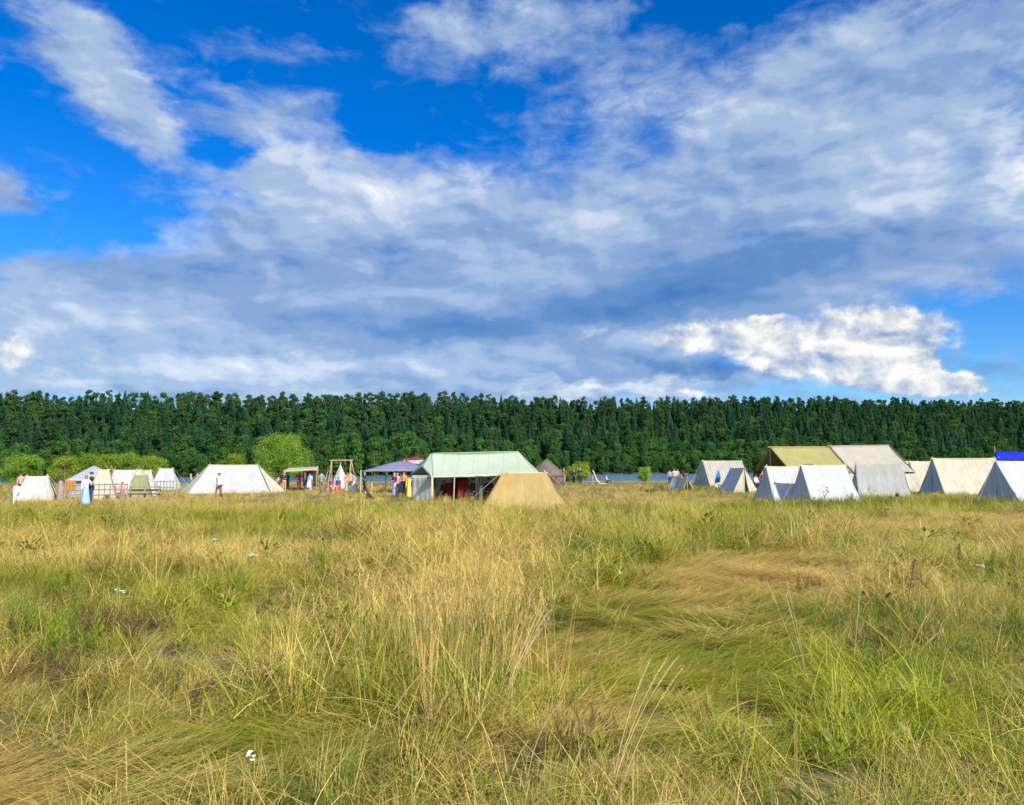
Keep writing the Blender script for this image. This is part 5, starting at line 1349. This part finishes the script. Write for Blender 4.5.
def person(label, px, D, face, pose='stand', h=1.70, top='white', bottom='brown', sleeves=True, dress=False, hair='dark', longhair=False, hat=None, wide=1.0, bare=False, z=None, group=None, apron=None):
    """face: degrees the person looks to; 0 = towards the camera, 90 = to the right"""
    x, y, zg = gplace(px, D)
    e = empty('person', (x, y, zg if z is None else z), R(face)); tag(e, label, 'person', group)
    J, k = pose_joints(pose, h, wide)
    me = skin_mesh('body', J, BONES, 'pelvis')
    g = MB()
    for s_, sg in (('L', -1), ('R', 1)):                        # fingers: five chains from each palm
        wr, hd = J['wr' + s_][0], J['hd' + s_][0]; d = (hd - wr).normalized(); side = Vector((0, -1, 0)) if abs(d.y) < .7 else Vector((1, 0, 0))
        side = (side - d * side.dot(d)).normalized(); nrm = d.cross(side)
        for q, (o_, ln) in enumerate(((.030, .062), (.011, .072), (-.009, .068), (-.028, .052))):
            a = hd + side * o_ * k; g.tube([a - d * .02, a + d * ln * .5 * k, a + d * ln * .85 * k + nrm * .012 * sg * k, a + d * ln * k + nrm * .028 * sg * k], [.009 * k, .0085 * k, .0075 * k, .005 * k], 5)
        a = wr.lerp(hd, .5) + side * .03 * k; g.tube([a, a + (d * .6 + side * .9).normalized() * .035 * k, a + (d + side * .5).normalized() * .062 * k], [.011 * k, .010 * k, .006 * k], 5)
    hc, cw = J['head'][0], J['crown'][0]; upv = (cw - J['neck'][0]).normalized(); fw = Vector((0, -1, 0)); fw = (fw - upv * fw.dot(upv)).normalized()
    if pose == 'bend': fw = Vector((0, -.3, -1)).normalized(); fw = (fw - upv * fw.dot(upv)).normalized()
    sdv = upv.cross(fw)
    g.tube([hc + fw * .085 * k + upv * .03 * k, hc + fw * .112 * k - upv * .005 * k, hc + fw * .088 * k - upv * .014 * k], [.009 * k, .016 * k, .012 * k], 5)
    for sg in (-1, 1): g.ball(hc + sdv * sg * .078 * k + upv * .005 * k, .026 * k, 6, 4, 0, (.5, .8, 1.1))
    tube_mesh_join(me, g)
    g2 = MB()
    for sg in (-1, 1): g2.ball(hc + fw * .086 * k + sdv * sg * .032 * k + upv * .024 * k, .011 * k, 6, 4)
    g2.tube([hc + fw * .086 * k - upv * .045 * k + sdv * -.022 * k, hc + fw * .092 * k - upv * .047 * k, hc + fw * .086 * k - upv * .045 * k + sdv * .022 * k], .005 * k, 4)
    tube_mesh_join(me, g2, 1)
    link('body', me, e, [SKIN, EYE_M], True)
    def shell(nm, keys, grow, mat, root):
        JJ = {q: (J[q][0].copy(), J[q][1] + grow * k, J[q][2] + grow * k) for q in keys}
        B = [(a, b) for a, b in BONES if a in JJ and b in JJ]
        return link(nm, skin_mesh(nm, JJ, B, root), e, mat, True)
    arms = [q + s_ for s_ in 'LR' for q in (('sh', 'el', 'wr') if sleeves else ('sh', 'el'))]
    if sleeves:
        for s_ in 'LR':
            p, a, b = J['wr' + s_]; J['wr' + s_] = (J['el' + s_][0].lerp(p, .86), a, b)
    else:
        for s_ in 'LR':
            p, a, b = J['el' + s_]; J['el' + s_] = (J['sh' + s_][0].lerp(p, .8), a, b)
    if not bare:
        shell('shirt', ['pelvis', 'belly', 'chest', 'neckb'] + arms, .016, FAB[top], 'chest')
    if dress:
        pv = J['pelvis'][0]; mb = MB(); rs = []
        if pose in ('sit', 'ground'):
            zt = pv.z + .08 * k; kn = (J['knL'][0] + J['knR'][0]) / 2
            for f in range(7):
                t_ = f / 6; c = Vector((0, pv.y + (kn.y - pv.y) * t_ * .9, 0)); rx = (.17 + .14 * math.sin(t_ * 1.6)) * k
                rs.append([(c.x + rx * math.cos(a * .5236), c.y * .6 + rx * 1.15 * math.sin(a * .5236) , zt + (.02 - zt) * t_) for a in range(12)])
        else:
            for f in range(8):
                t_ = f / 7; rr = (.13 + .115 * t_ ** 1.1) * k * wide
                rs.append([(pv.x + rr * math.cos(a * .3491) * (1 + .07 * t_ * math.sin(a * 2.1 + 1)), pv.y + (rr * .82) * math.sin(a * .3491) * (1 + .07 * t_ * math.sin(a * 3.1)), (pv.z + .14 * k) * (1 - t_) + .07 * t_) for a in range(18)])
        mb.rings(rs); mb.build('skirt', FAB[bottom], e, True)
    else:
        shell('trousers', ['pelvis', 'hpL', 'knL', 'anL', 'hpR', 'knR', 'anR'], .020, FAB[bottom], 'pelvis')
    if apron:
        pv = J['pelvis'][0]; mb = MB(); w = .17 * k
        panel(mb, (-w * 1.3, pv.y - .26 * k, .38 * k), (w * 1.3, pv.y - .26 * k, .38 * k), (w, pv.y - .14 * k, pv.z + .18 * k), (-w, pv.y - .14 * k, pv.z + .18 * k), 6, 5, -.01, .02, 2); mb.build('apron', FAB[apron], e, True)
    mb = MB()
    for s_ in 'LR':
        an, to = J['an' + s_][0], J['to' + s_][0]
        mb = MB(); mb.tube([an + (an - to).normalized() * .05 * k - Vector((0, 0, .03 * k)), an.lerp(to, .5) - Vector((0, 0, .015)), to + (to - an).normalized() * .04 * k], [.05 * k, .052 * k, .035 * k], 8); mb.build('shoe', FAB['darkbrown'], e, True)
    hm = MB(); rs = []
    c0 = hc.lerp(cw, .35) - fw * .012 * k
    for q in range(6):
        ph = math.pi * .5 * q / 5.0; rr = math.cos(ph) * .98 + .02
        rs.append([c0 + (sdv * math.cos(a * .628) * .093 + fw * math.sin(a * .628) * .106) * rr * k + upv * (-.03 if math.sin(a * .628) < .3 else .035) * (1 - q / 5) * k + upv * math.sin(ph) * .095 * k for a in range(10)])
    hm.rings(rs)
    if longhair:
        b = hc - fw * .07 * k; hm.tube([b + upv * .04 * k, b - upv * .12 * k - fw * .03 * k, b - upv * .28 * k - fw * .05 * k], [.08 * k, .075 * k, .04 * k], 8)
    hm.build('hair', HAIRS[hair], e, True)
    if hat:
        mb = MB(); rs = []
        for rr, zz in ((.105, .05), (.18, .045), (.18, .055), (.108, .065), (.10, .13), (.06, .16)):
            rs.append([hc + (sdv * math.cos(a * .524) + fw * math.sin(a * .524) * 1.08) * rr * k + upv * zz * k for a in range(12)])
        mb.rings(rs); mb.build('hat', FAB[hat], e, True)
    return e

def stool(label, px, D, h=.42, r_=.17):
    x, y, z = gplace(px, D); e = empty('stool', (x, y, z)); tag(e, label, 'stool')
    mb = MB(); mb.rings([[(r_ * math.cos(a * .524), r_ * math.sin(a * .524), zz) for a in range(12)] for zz in (h - .05, h)]); mb.build('seat', M_POLE, e)
    for a in range(3):
        mb = MB(); mb.tube([(r_ * .6 * math.cos(a * 2.09), r_ * .6 * math.sin(a * 2.09), h - .04), (r_ * 1.05 * math.cos(a * 2.09), r_ * 1.05 * math.sin(a * 2.09), -.04)], .02, 5); mb.build('leg', M_POLE, e)

# far left
person('child with red-brown hair in white clothes at the far left edge', 16.5, 43, 20, 'walk', 1.25, 'white', 'white', hair='red')
person('person in pink-red top mostly hidden behind the small off-white tent at far left', 20.5, 55, 40, 'stand', 1.68, 'pink', 'darkbrown', hair='dark')
person('woman in white top and long light blue skirt, arm in arm before the rail fence', 86, 41.5, 30, 'onearm', 1.62, 'white', 'lightblue', dress=True, hair='red', longhair=True, wide=1.0)
person('taller man in black top with bright blue cloth over dark trousers before the rail fence', 91.2, 42, -60, 'akimbo', 1.80, 'black', 'navy', hair='dark', apron='skyblue', sleeves=False)
person('person in reddish clothes seated behind the rail fence', 122, 49.5, 10, 'sit', 1.65, 'pink', 'darkbrown', hair='red')
# at the big off-white tent
person('person in white shirt and brown trousers walking before the big off-white tent', 219, 48, -15, 'walk', 1.72, 'white', 'brown', hair='dark', hat=None)
person('man in tan top and black trousers bending left of the big off-white tent', 190.5, 64, -70, 'akimbo', 1.62, 'tan', 'black', hair='fair')
person('person in dark brown clothes half hidden by the left slope of the big off-white tent', 197, 68, 20, 'stand', 1.6, 'darkbrown', 'black', hair='red')
person('person in reddish clothes behind the right end of the big off-white tent', 278, 70, 0, 'sit', 1.6, 'pink', 'brown', hair='dark')
# canopy
person('man in black top and beige trousers at the left post of the flat canopy', 284, 65.6, 25, 'hold', 1.68, 'black', 'tan', hair='fair')
person('person in navy shirt behind the man in beige trousers at the flat canopy', 286.8, 68.5, -30, 'stand', 1.62, 'navy', 'darkbrown', hair='fair')
person('person in dark red tunic and trousers in the middle under the flat canopy', 299, 67.5, 0, 'akimbo', 1.66, 'red', 'wine', hair='red', wide=1.1)
person('person in grey-blue top with white apron under the right half of the flat canopy', 309.8, 66, -20, 'hold', 1.6, 'lightblue', 'grey', dress=True, hair='dark', apron='white')
person('person in dark clothes standing in the shade inside the flat canopy', 306, 69, 0, 'stand', 1.55, 'grey', 'black', hair='dark')
# at the timber frame
person('person in grey-green clothes walking left of the timber frame', 321.3, 59, -130, 'walk', 1.72, 'greygreen', 'olive', hair='dark')
person('person in wine red dress sitting left inside the timber frame', 330.5, 66.8, 30, 'sit', 1.66, 'wine', 'pink', dress=True, hair='red', longhair=True); stool('low stool under the person in wine red dress', 330.6, 66.95)
person('person in purple top and red skirt seated before the white cone tent', 338, 65.3, -20, 'sit', 1.70, 'purple', 'red', dress=True, hair='dark', wide=1.25); stool('low stool under the person in purple and red', 338, 65.45)
person('bare-chested sunlit man in dark green trousers standing at the right leg of the timber frame', 350, 57.5, -10, 'akimbo', 1.74, 'pink', 'olive', hair='red', bare=True)
person('woman in pale pink blouse just left of the bare-chested man', 347, 61, 20, 'stand', 1.62, 'pink', 'tan', dress=True, hair='red')
person('person in white skirt seen just right of the bare-chested man', 354, 62, 30, 'hold', 1.58, 'grey', 'white', dress=True, hair='dark')
person('person in dark blue top and black trousers under the lilac awning', 364.6, 67, -40, 'hold', 1.66, 'navy', 'darkbrown', hair='fair')
# group left of the marquee
person('fair-haired woman in wine red top and lilac skirt at the lilac awning', 394.5, 52.5, -40, 'hold', 1.66, 'wine', 'lilac', dress=True, hair='fair')
person('person in lilac shirt and black trousers beside the woman in wine red', 397.3, 53.5, 30, 'stand', 1.66, 'lilac', 'black', hair='fair')
person('bare-armed person with orange-red hair and black apron beside the marquee', 403.8, 52, -20, 'hold', 1.74, 'orange', 'tan', sleeves=False, hair='red', longhair=True, apron='black')
person('person in bright yellow dress standing close to the left end of the marquee', 409, 51.5, -10, 'stand', 1.5, 'yellow', 'yellow', dress=True, hair='dark')
person('person in blue clothes partly behind the white left wall of the marquee', 414, 50, 10, 'stand', 1.42, 'blue', 'blue', hair='dark')
# inside the marquee
person('dark-clothed person in dark red skirt seated at the left inside the marquee', 444.5, 43.0, 40, 'sit', 1.66, 'black', 'wine', dress=True, hair='dark', wide=1.15); stool('stool under the dark-clothed person at the left inside the marquee', 444.5, 43.15)
person('person in black standing between the two hangings inside the marquee', 458.5, 43.6, 0, 'hold', 1.60, 'black', 'wine', hair='dark', dress=True, wide=1.1)
person('large person in black seated right of the dark pole inside the marquee', 472, 42.4, -70, 'sit', 1.85, 'black', 'black', hair='dark', wide=1.35); stool('stool under the large person in black', 472, 42.5)
person('person in black leaning over behind the red-topped table in the marquee', 489, 43.4, 20, 'sit', 1.9, 'black', 'darkbrown', hair='dark', wide=1.2)
person('person in dark clothes standing behind the right half of the red-topped table', 500, 44.6, 0, 'hold', 1.52, 'black', 'black', hair='dark')
# by the yurt and river
person('person in long white dress standing right of the brown yurt', 556.2, 82, 20, 'stand', 1.62, 'white', 'white', dress=True, hair='dark')
person('person in black trousers and reddish top just right of the white dress', 561, 83, -30, 'stand', 1.64, 'red', 'black', hair='red')
person('person in rust brown top and pink trousers among the three by the brown yurt', 564, 82.5, -30, 'akimbo', 1.70, 'brown', 'pink', hair='fair')
person('slim person all in black, left one of the two dark figures before the leafy bush', 574, 82, 40, 'stand', 1.62, 'black', 'black', hair='dark')
person('person in black with white bundle in the arms, right one before the leafy bush', 580.3, 81, 10, 'hold', 1.78, 'black', 'black', hair='fair', hat=None)
person('person in pale lilac top sitting on the bank beside the curved prow', 607, 84, 70, 'ground', 1.75, 'lilac', 'darkbrown', hair='dark', wide=1.1)
person('person in blue-grey top standing at the river left of the small tan tent', 670, 78, 10, 'stand', 1.58, 'lilac', 'navy', hair='dark')
person('person in pale top just behind the small tan tent', 674.5, 74, -20, 'stand', 1.66, 'cream', 'darkbrown', hair='red')
person('person in pink top behind the roof of the small tan tent', 677.8, 76, 30, 'hold', 1.62, 'pink', 'red', hair='red')
person('person in dark red leaning behind the small tan tent', 682, 72, 60, 'bend', 1.65, 'wine', 'wine', hair='red')
person('person in black and white sitting in the open end of the olive marquee', 756.5, 66.5, 30, 'sit', 1.70, 'white', 'black', hair='dark', wide=1.1); stool('stool under the person in the open end of the olive marquee', 756.5, 66.65)
person('person in red-brown clothes standing in the open end of the olive marquee', 762.5, 67.5, -20, 'stand', 1.55, 'red', 'brown', hair='red')
person('person with dark hair and cream shirt glimpsed between the white tents and the grey tent', 851, 55, 0, 'stand', 1.72, 'cream', 'black', hair='dark')
person('person in wine red seen past the right end of the light grey tent', 902.5, 60, 0, 'stand', 1.72, 'wine', 'black', hair='dark')

# seated ones above without a stool get a log
x, y, z = gplace(489, 43.5); e = empty('fallen_log', (x, y, z)); tag(e, 'log seat behind the red-topped table in the marquee', 'log')
mb = MB(); mb.tube([(-.3, .02, .24), (.3, .02, .24)], .22, 10); mb.build('bark', M_BARK, e, True)
for sx in (-.305, .305):
    mb = MB(); mb.tube([(sx, .02, .24), (sx * 1.02, .02, .24)], .19, 10); mb.build('cut_end', M_POLEP, e)
x, y, z = gplace(278, 70.1); stool('stool behind the right end of the big off-white tent', 278, 70.1); stool('stool behind the rail fence under the seated person', 122, 49.65)

# ------------------------------------------------------------------ black dog sitting in the grass
def dog(label, px, D, rot):
    x, y, z = gplace(px, D); e = empty('dog', (x, y, z + .02), R(rot)); tag(e, label, 'dog')
    J = dict(rump=((0, .20, .17), .12, .11), belly=((0, .10, .30), .115, .11), chest=((0, -.03, .44), .12, .13), neck=((0, -.10, .58), .075, .08), skull=((0, -.15, .68), .075, .08), muzzle=((0, -.26, .655), .042, .04), nose=((0, -.33, .645), .028, .026),
             tail1=((0, .34, .09), .035, .035), tail2=((.10, .50, .06), .02, .02))
    B = [('rump', 'belly'), ('belly', 'chest'), ('chest', 'neck'), ('neck', 'skull'), ('skull', 'muzzle'), ('muzzle', 'nose'), ('rump', 'tail1'), ('tail1', 'tail2')]
    for s_, sg in (('L', -1), ('R', 1)):
        J.update({'sh' + s_: ((sg * .08, -.06, .40), .055, .06), 'el' + s_: ((sg * .09, -.03, .27), .042, .045), 'wr' + s_: ((sg * .085, -.08, .10), .03, .03), 'pw' + s_: ((sg * .085, -.13, .035), .034, .026),
                  'kn' + s_: ((sg * .13, .02, .24), .07, .08), 'hk' + s_: ((sg * .13, .22, .09), .032, .035), 'ft' + s_: ((sg * .13, .06, .035), .033, .027)})
        B += [('chest', 'sh' + s_), ('sh' + s_, 'el' + s_), ('el' + s_, 'wr' + s_), ('wr' + s_, 'pw' + s_), ('rump', 'kn' + s_), ('kn' + s_, 'hk' + s_), ('hk' + s_, 'ft' + s_)]
    J = {k: (Vector(p), a, b) for k, (p, a, b) in J.items()}
    me = skin_mesh('body', J, B, 'rump'); link('body', me, e, [FAB['black']], True)
    for sg in (-1, 1):
        mb = MB(); mb.tube([(sg * .05, -.13, .73), (sg * .075, -.12, .80), (sg * .08, -.13, .83)], [.035, .025, .006], 6); mb.build('ear', FAB['black'], e, True)
        mb = MB(); mb.ball((sg * .035, -.215, .70), .012, 6, 5); mb.build('eye', EYE_M, e, True)
    mb = MB(); mb.ball((0, -.155, .47), .07, 8, 6, 0, (.8, .45, 1.2)); mb.build('chest_patch', FAB['white'], e, True)
    e.scale = (1.0, 1.0, 1.0)
dog('black dog with pale chest sitting in the grass before the lilac awning', 368, 49, -60)
# ------------------------------------------------------------------ single plants one can point at
M_STRAW = plain_mat('pale_straw', (0.46, 0.33, 0.15), .7, .2, 30, (1, 1, .2))
M_STRAWR = plain_mat('reddish_straw', (0.52, 0.30, 0.12), .7, .2, 30, (1, 1, .2))
M_SORREL = plain_mat('rusty_seeds', (0.17, 0.075, 0.035), .8, .3, 60)
M_YARROW = plain_mat('white_petals', (0.78, 0.78, 0.74), .7, .05, 60)
M_STEMG = plain_mat('green_stem', (0.12, 0.17, 0.03), .7, .2, 30)
M_DKWEED = plain_mat('dark_dry_weed', (0.10, 0.085, 0.045), .8, .3, 30)

def stalk(label, px0, py0, D0, px1, py1, D1, mat=None, headlen=.14, bendy=.06, seed=0, n=1, kind='plume', rad=.0030):
    rad *= .72
    r_ = random.Random(seed); mat = mat or M_STRAW
    b = at(px0, py0, D0); b.z = gz(b.x, b.y); tip = at(px1, py1, D1)
    e = empty('grass_stalk', b); tag(e, label, 'grass stalk')
    for q in range(n):
        t_ = tip - b + (Vector((r_.gauss(0, .07), r_.gauss(0, .08), r_.uniform(-.22, .02))) if q else Vector())
        o = Vector((r_.gauss(0, .03), r_.gauss(0, .03), -.02)) if q else Vector((0, 0, -.02)); side = Vector((t_.x, t_.y, 0)); pts = []
        for k in range(9):
            f = k / 8; p = o + t_ * f; p.x -= side.x * bendy * 4 * f * (1 - f) * 1.5; p.z += bendy * 4 * f * (1 - f) * .6; pts.append(p)
        mb = MB(); mb.tube(pts, [rad * (1 - .6 * k / 8) for k in range(9)], 5); mb.build('stem', mat, e, True)
        mb = MB(); ln = t_.length; nb = 34
        for k in range(nb):
            f = 1 - (headlen / ln) * (1 - k / nb); i = min(7, int(f * 8)); p = pts[i].lerp(pts[i + 1], f * 8 - i); d = (pts[8] - pts[6]).normalized()
            a = k * 2.4; w = (.009 if kind == 'plume' else .006) * (1.2 - k / nb * .7); dd = (d + Vector((math.cos(a), math.sin(a), 0)) * .5).normalized()
            mb.tube([p, p + dd * w, p + dd * w * 1.9], [.0008, .0017, .0005], 4)
        mb.build('seed_head', mat, e)
    return e
stalk('bunch of four pale bent stalks leaning right at the bottom centre', 606, 806, 4.0, 668, 652, 4.3, n=4, seed=1, headlen=.22, rad=.0034)
stalk('single pale stalk with curved top right of the straw bunch, bottom centre', 524, 800, 4.2, 562, 698, 4.3, n=1, seed=2, bendy=.10, headlen=.06, rad=.0034)
stalk('thin purplish upright stalk standing alone in the trampled patch', 748, 806, 3.95, 744, 722, 4.0, n=1, seed=3, mat=plain_mat('purplish_straw', (.34, .22, .22), .7), headlen=.03, bendy=.01, rad=.003)
stalk('three tall fine stalks rising above the trampled patch, centre right', 812, 690, 5.9, 786, 576, 6.1, n=3, seed=4, headlen=.2, bendy=.02, rad=.0028)
stalk('tall stalk with long pale seed head right of the trampled patch', 851, 680, 6.0, 861, 578, 6.2, n=1, seed=5, headlen=.24, bendy=.02, rad=.0034)
stalk('leaning pale stalk with nodding head far right of the trampled patch', 903, 660, 6.6, 928, 612, 6.8, n=2, seed=6, headlen=.14, bendy=.05)
stalk('stiff yellow stalk standing alone in the flattened grass, bottom left', 128, 806, 4.0, 126, 733, 4.1, n=1, seed=7, headlen=.2, bendy=.0, kind='spike', rad=.0036)
stalk('reddish straw bunch standing in the middle of the foreground', 430, 745, 4.9, 432, 618, 5.2, n=9, seed=8, mat=M_STRAWR, headlen=.18, bendy=.03)
stalk('loose bunch of tall golden stalks leaning right near the centre', 497, 715, 5.3, 548, 600, 5.7, n=7, seed=9, headlen=.2, bendy=.05)
stalk('two pale stalks crossing at the right bottom corner', 940, 806, 4.0, 905, 722, 4.1, n=2, seed=10, headlen=.1, bendy=.04)

def sorrel(label, px, py, D, h, lean, seed):
    r_ = random.Random(seed); b = at(px, py, D); b.z = gz(b.x, b.y); e = empty('sorrel_plant', b); tag(e, label, 'wild plant')
    mb = MB(); pts = [Vector((lean * (k / 5) ** 1.4, 0, h * k / 5 - .01)) for k in range(6)]; mb.tube(pts, .004, 5); mb.build('stem', M_SORREL, e)
    mb = MB()
    for k in range(230):
        f = r_.uniform(.62, 1.0); i = min(4, int(f * 5)); p = pts[i].lerp(pts[i + 1], f * 5 - i); w = .028 * (1.15 - f) / .5
        p = p + Vector((r_.gauss(0, w), r_.gauss(0, w), r_.gauss(0, .01))); mb.ball(p, r_.uniform(.003, .006), 4, 3)
    mb.build('seed_head', M_SORREL, e)
    mb = MB(); mb.tube([pts[2], pts[2] + Vector((.05, .01, .08)), pts[2] + Vector((.07, .01, .15))], .003, 4); mb.build('branch', M_SORREL, e)
sorrel('rust-brown sorrel spike leaning right in the green grass on the right', 906, 640, 8.2, .78, .13, 1)
sorrel('small dark sorrel spike standing farther back on the far right', 960, 600, 11.5, .62, .03, 2)

def yarrow(label, px, py, D, h, w, seed, nh=5):
    r_ = random.Random(seed); b = at(px, py, D); z0 = gz(b.x, b.y); b.z = z0; e = empty('yarrow_plant', b); tag(e, label, 'flower')
    st = MB(); fl = MB(); lf = MB(); top = Vector((0, 0, h)); st.tube([(0, 0, -.02), (.01, 0, h * .5), top - Vector((0, 0, .05))], .003, 5)
    for q in range(nh):
        c = top + Vector((r_.uniform(-w, w), r_.uniform(-w, w) * .7, r_.uniform(-.025, .015))); st.tube([top - Vector((0, 0, .06)), c], .0016, 4)
        for k in range(16):
            a = r_.uniform(0, 6.28); rr = w * .30 * math.sqrt(r_.random()); fl.ball(c + Vector((rr * math.cos(a), rr * math.sin(a), .004)), .0045, 6, 4, 0, (1, 1, .6))
    for q in range(10):
        z = h * r_.uniform(.1, .75); a = q * 2.4; d = Vector((math.cos(a), math.sin(a), .5)); p = Vector((0, 0, z))
        lf.tube([p, p + d * .04, p + d * .08], [.001, .006, .001], 4)
    st.build('stem', M_STEMG, e); fl.build('flower_head', M_YARROW, e); lf.build('leaf', M_STEMG, e)
yarrow('white yarrow with several flower heads at the bottom edge, left of centre', 253, 806, 4.25, .20, .035, 1, 5)
yarrow('white yarrow flower in the brownish grass on the left', 116, 640, 8.3, .42, .05, 2, 4)
yarrow('small white yarrow farther back in the meadow, left of centre', 251, 600, 11.6, .45, .07, 3, 5)
yarrow('tiny white yarrow beside the dark hollow near the path', 622, 622, 10.2, .34, .04, 4, 3)
yarrow('pale yarrow in the green grass on the far right', 983, 612, 9.5, .5, .05, 5, 4)
yarrow('flat-topped pale yarrow near the back of the meadow, left', 212, 580, 13.5, .5, .07, 6, 4)

def umbel(label, px, D, h, n, seed, spread=.3):
    r_ = random.Random(seed); x, y, z = gplace(px, D); e = empty('dry_umbel', (x, y, z)); tag(e, label, 'weed')
    mb = MB(); hd = MB(); top = Vector((0, 0, h * .6)); mb.tube([(0, 0, -.02), top], [.010, .006], 5)
    for q in range(n):
        a = r_.uniform(0, 6.28); rr = spread * r_.random() ** .6; c = Vector((rr * math.cos(a), rr * .7 * math.sin(a), h * r_.uniform(.62, 1.0))); mb.tube([top * r_.uniform(.5, 1), c], [.005, .003], 4)
        for k in range(12):
            b_ = r_.uniform(0, 6.28); d = Vector((math.cos(b_), math.sin(b_), .8)) * .05; mb.tube([c, c + d], .0022, 3, caps=False); hd.ball(c + d, .013, 5, 3)
    mb.build('stem', M_DKWEED, e); hd.build('seed_head', M_DKWEED, e)
umbel('tall dark dried weed before the middle of the front white tent', 824, 38.2, 1.0, 9, 1, .38)
umbel('smaller dark weed before the right part of the front white tent', 852, 38.6, .62, 7, 2, .3)
umbel('dark weed tuft before the left foot of the front white tent', 809, 38.4, .55, 6, 3, .28)
umbel('dry weed standing before the white tent at the right edge', 1009, 37.2, .75, 6, 4, .3)
umbel('dry weed before the left front corner of the light grey tent', 871, 48.5, .6, 5, 5, .3)
umbel('thin tall weed standing left of the small lone bush', 600, 47, 1.3, 3, 6, .2)
GR = plant_grass()
go_ = gn_scatter('meadow_grass', GR, make_tufts('grass_kind_'))
go_['label'] = 'tall green and straw coloured meadow grass with trampled patches'
print('grass instances', len(GR))
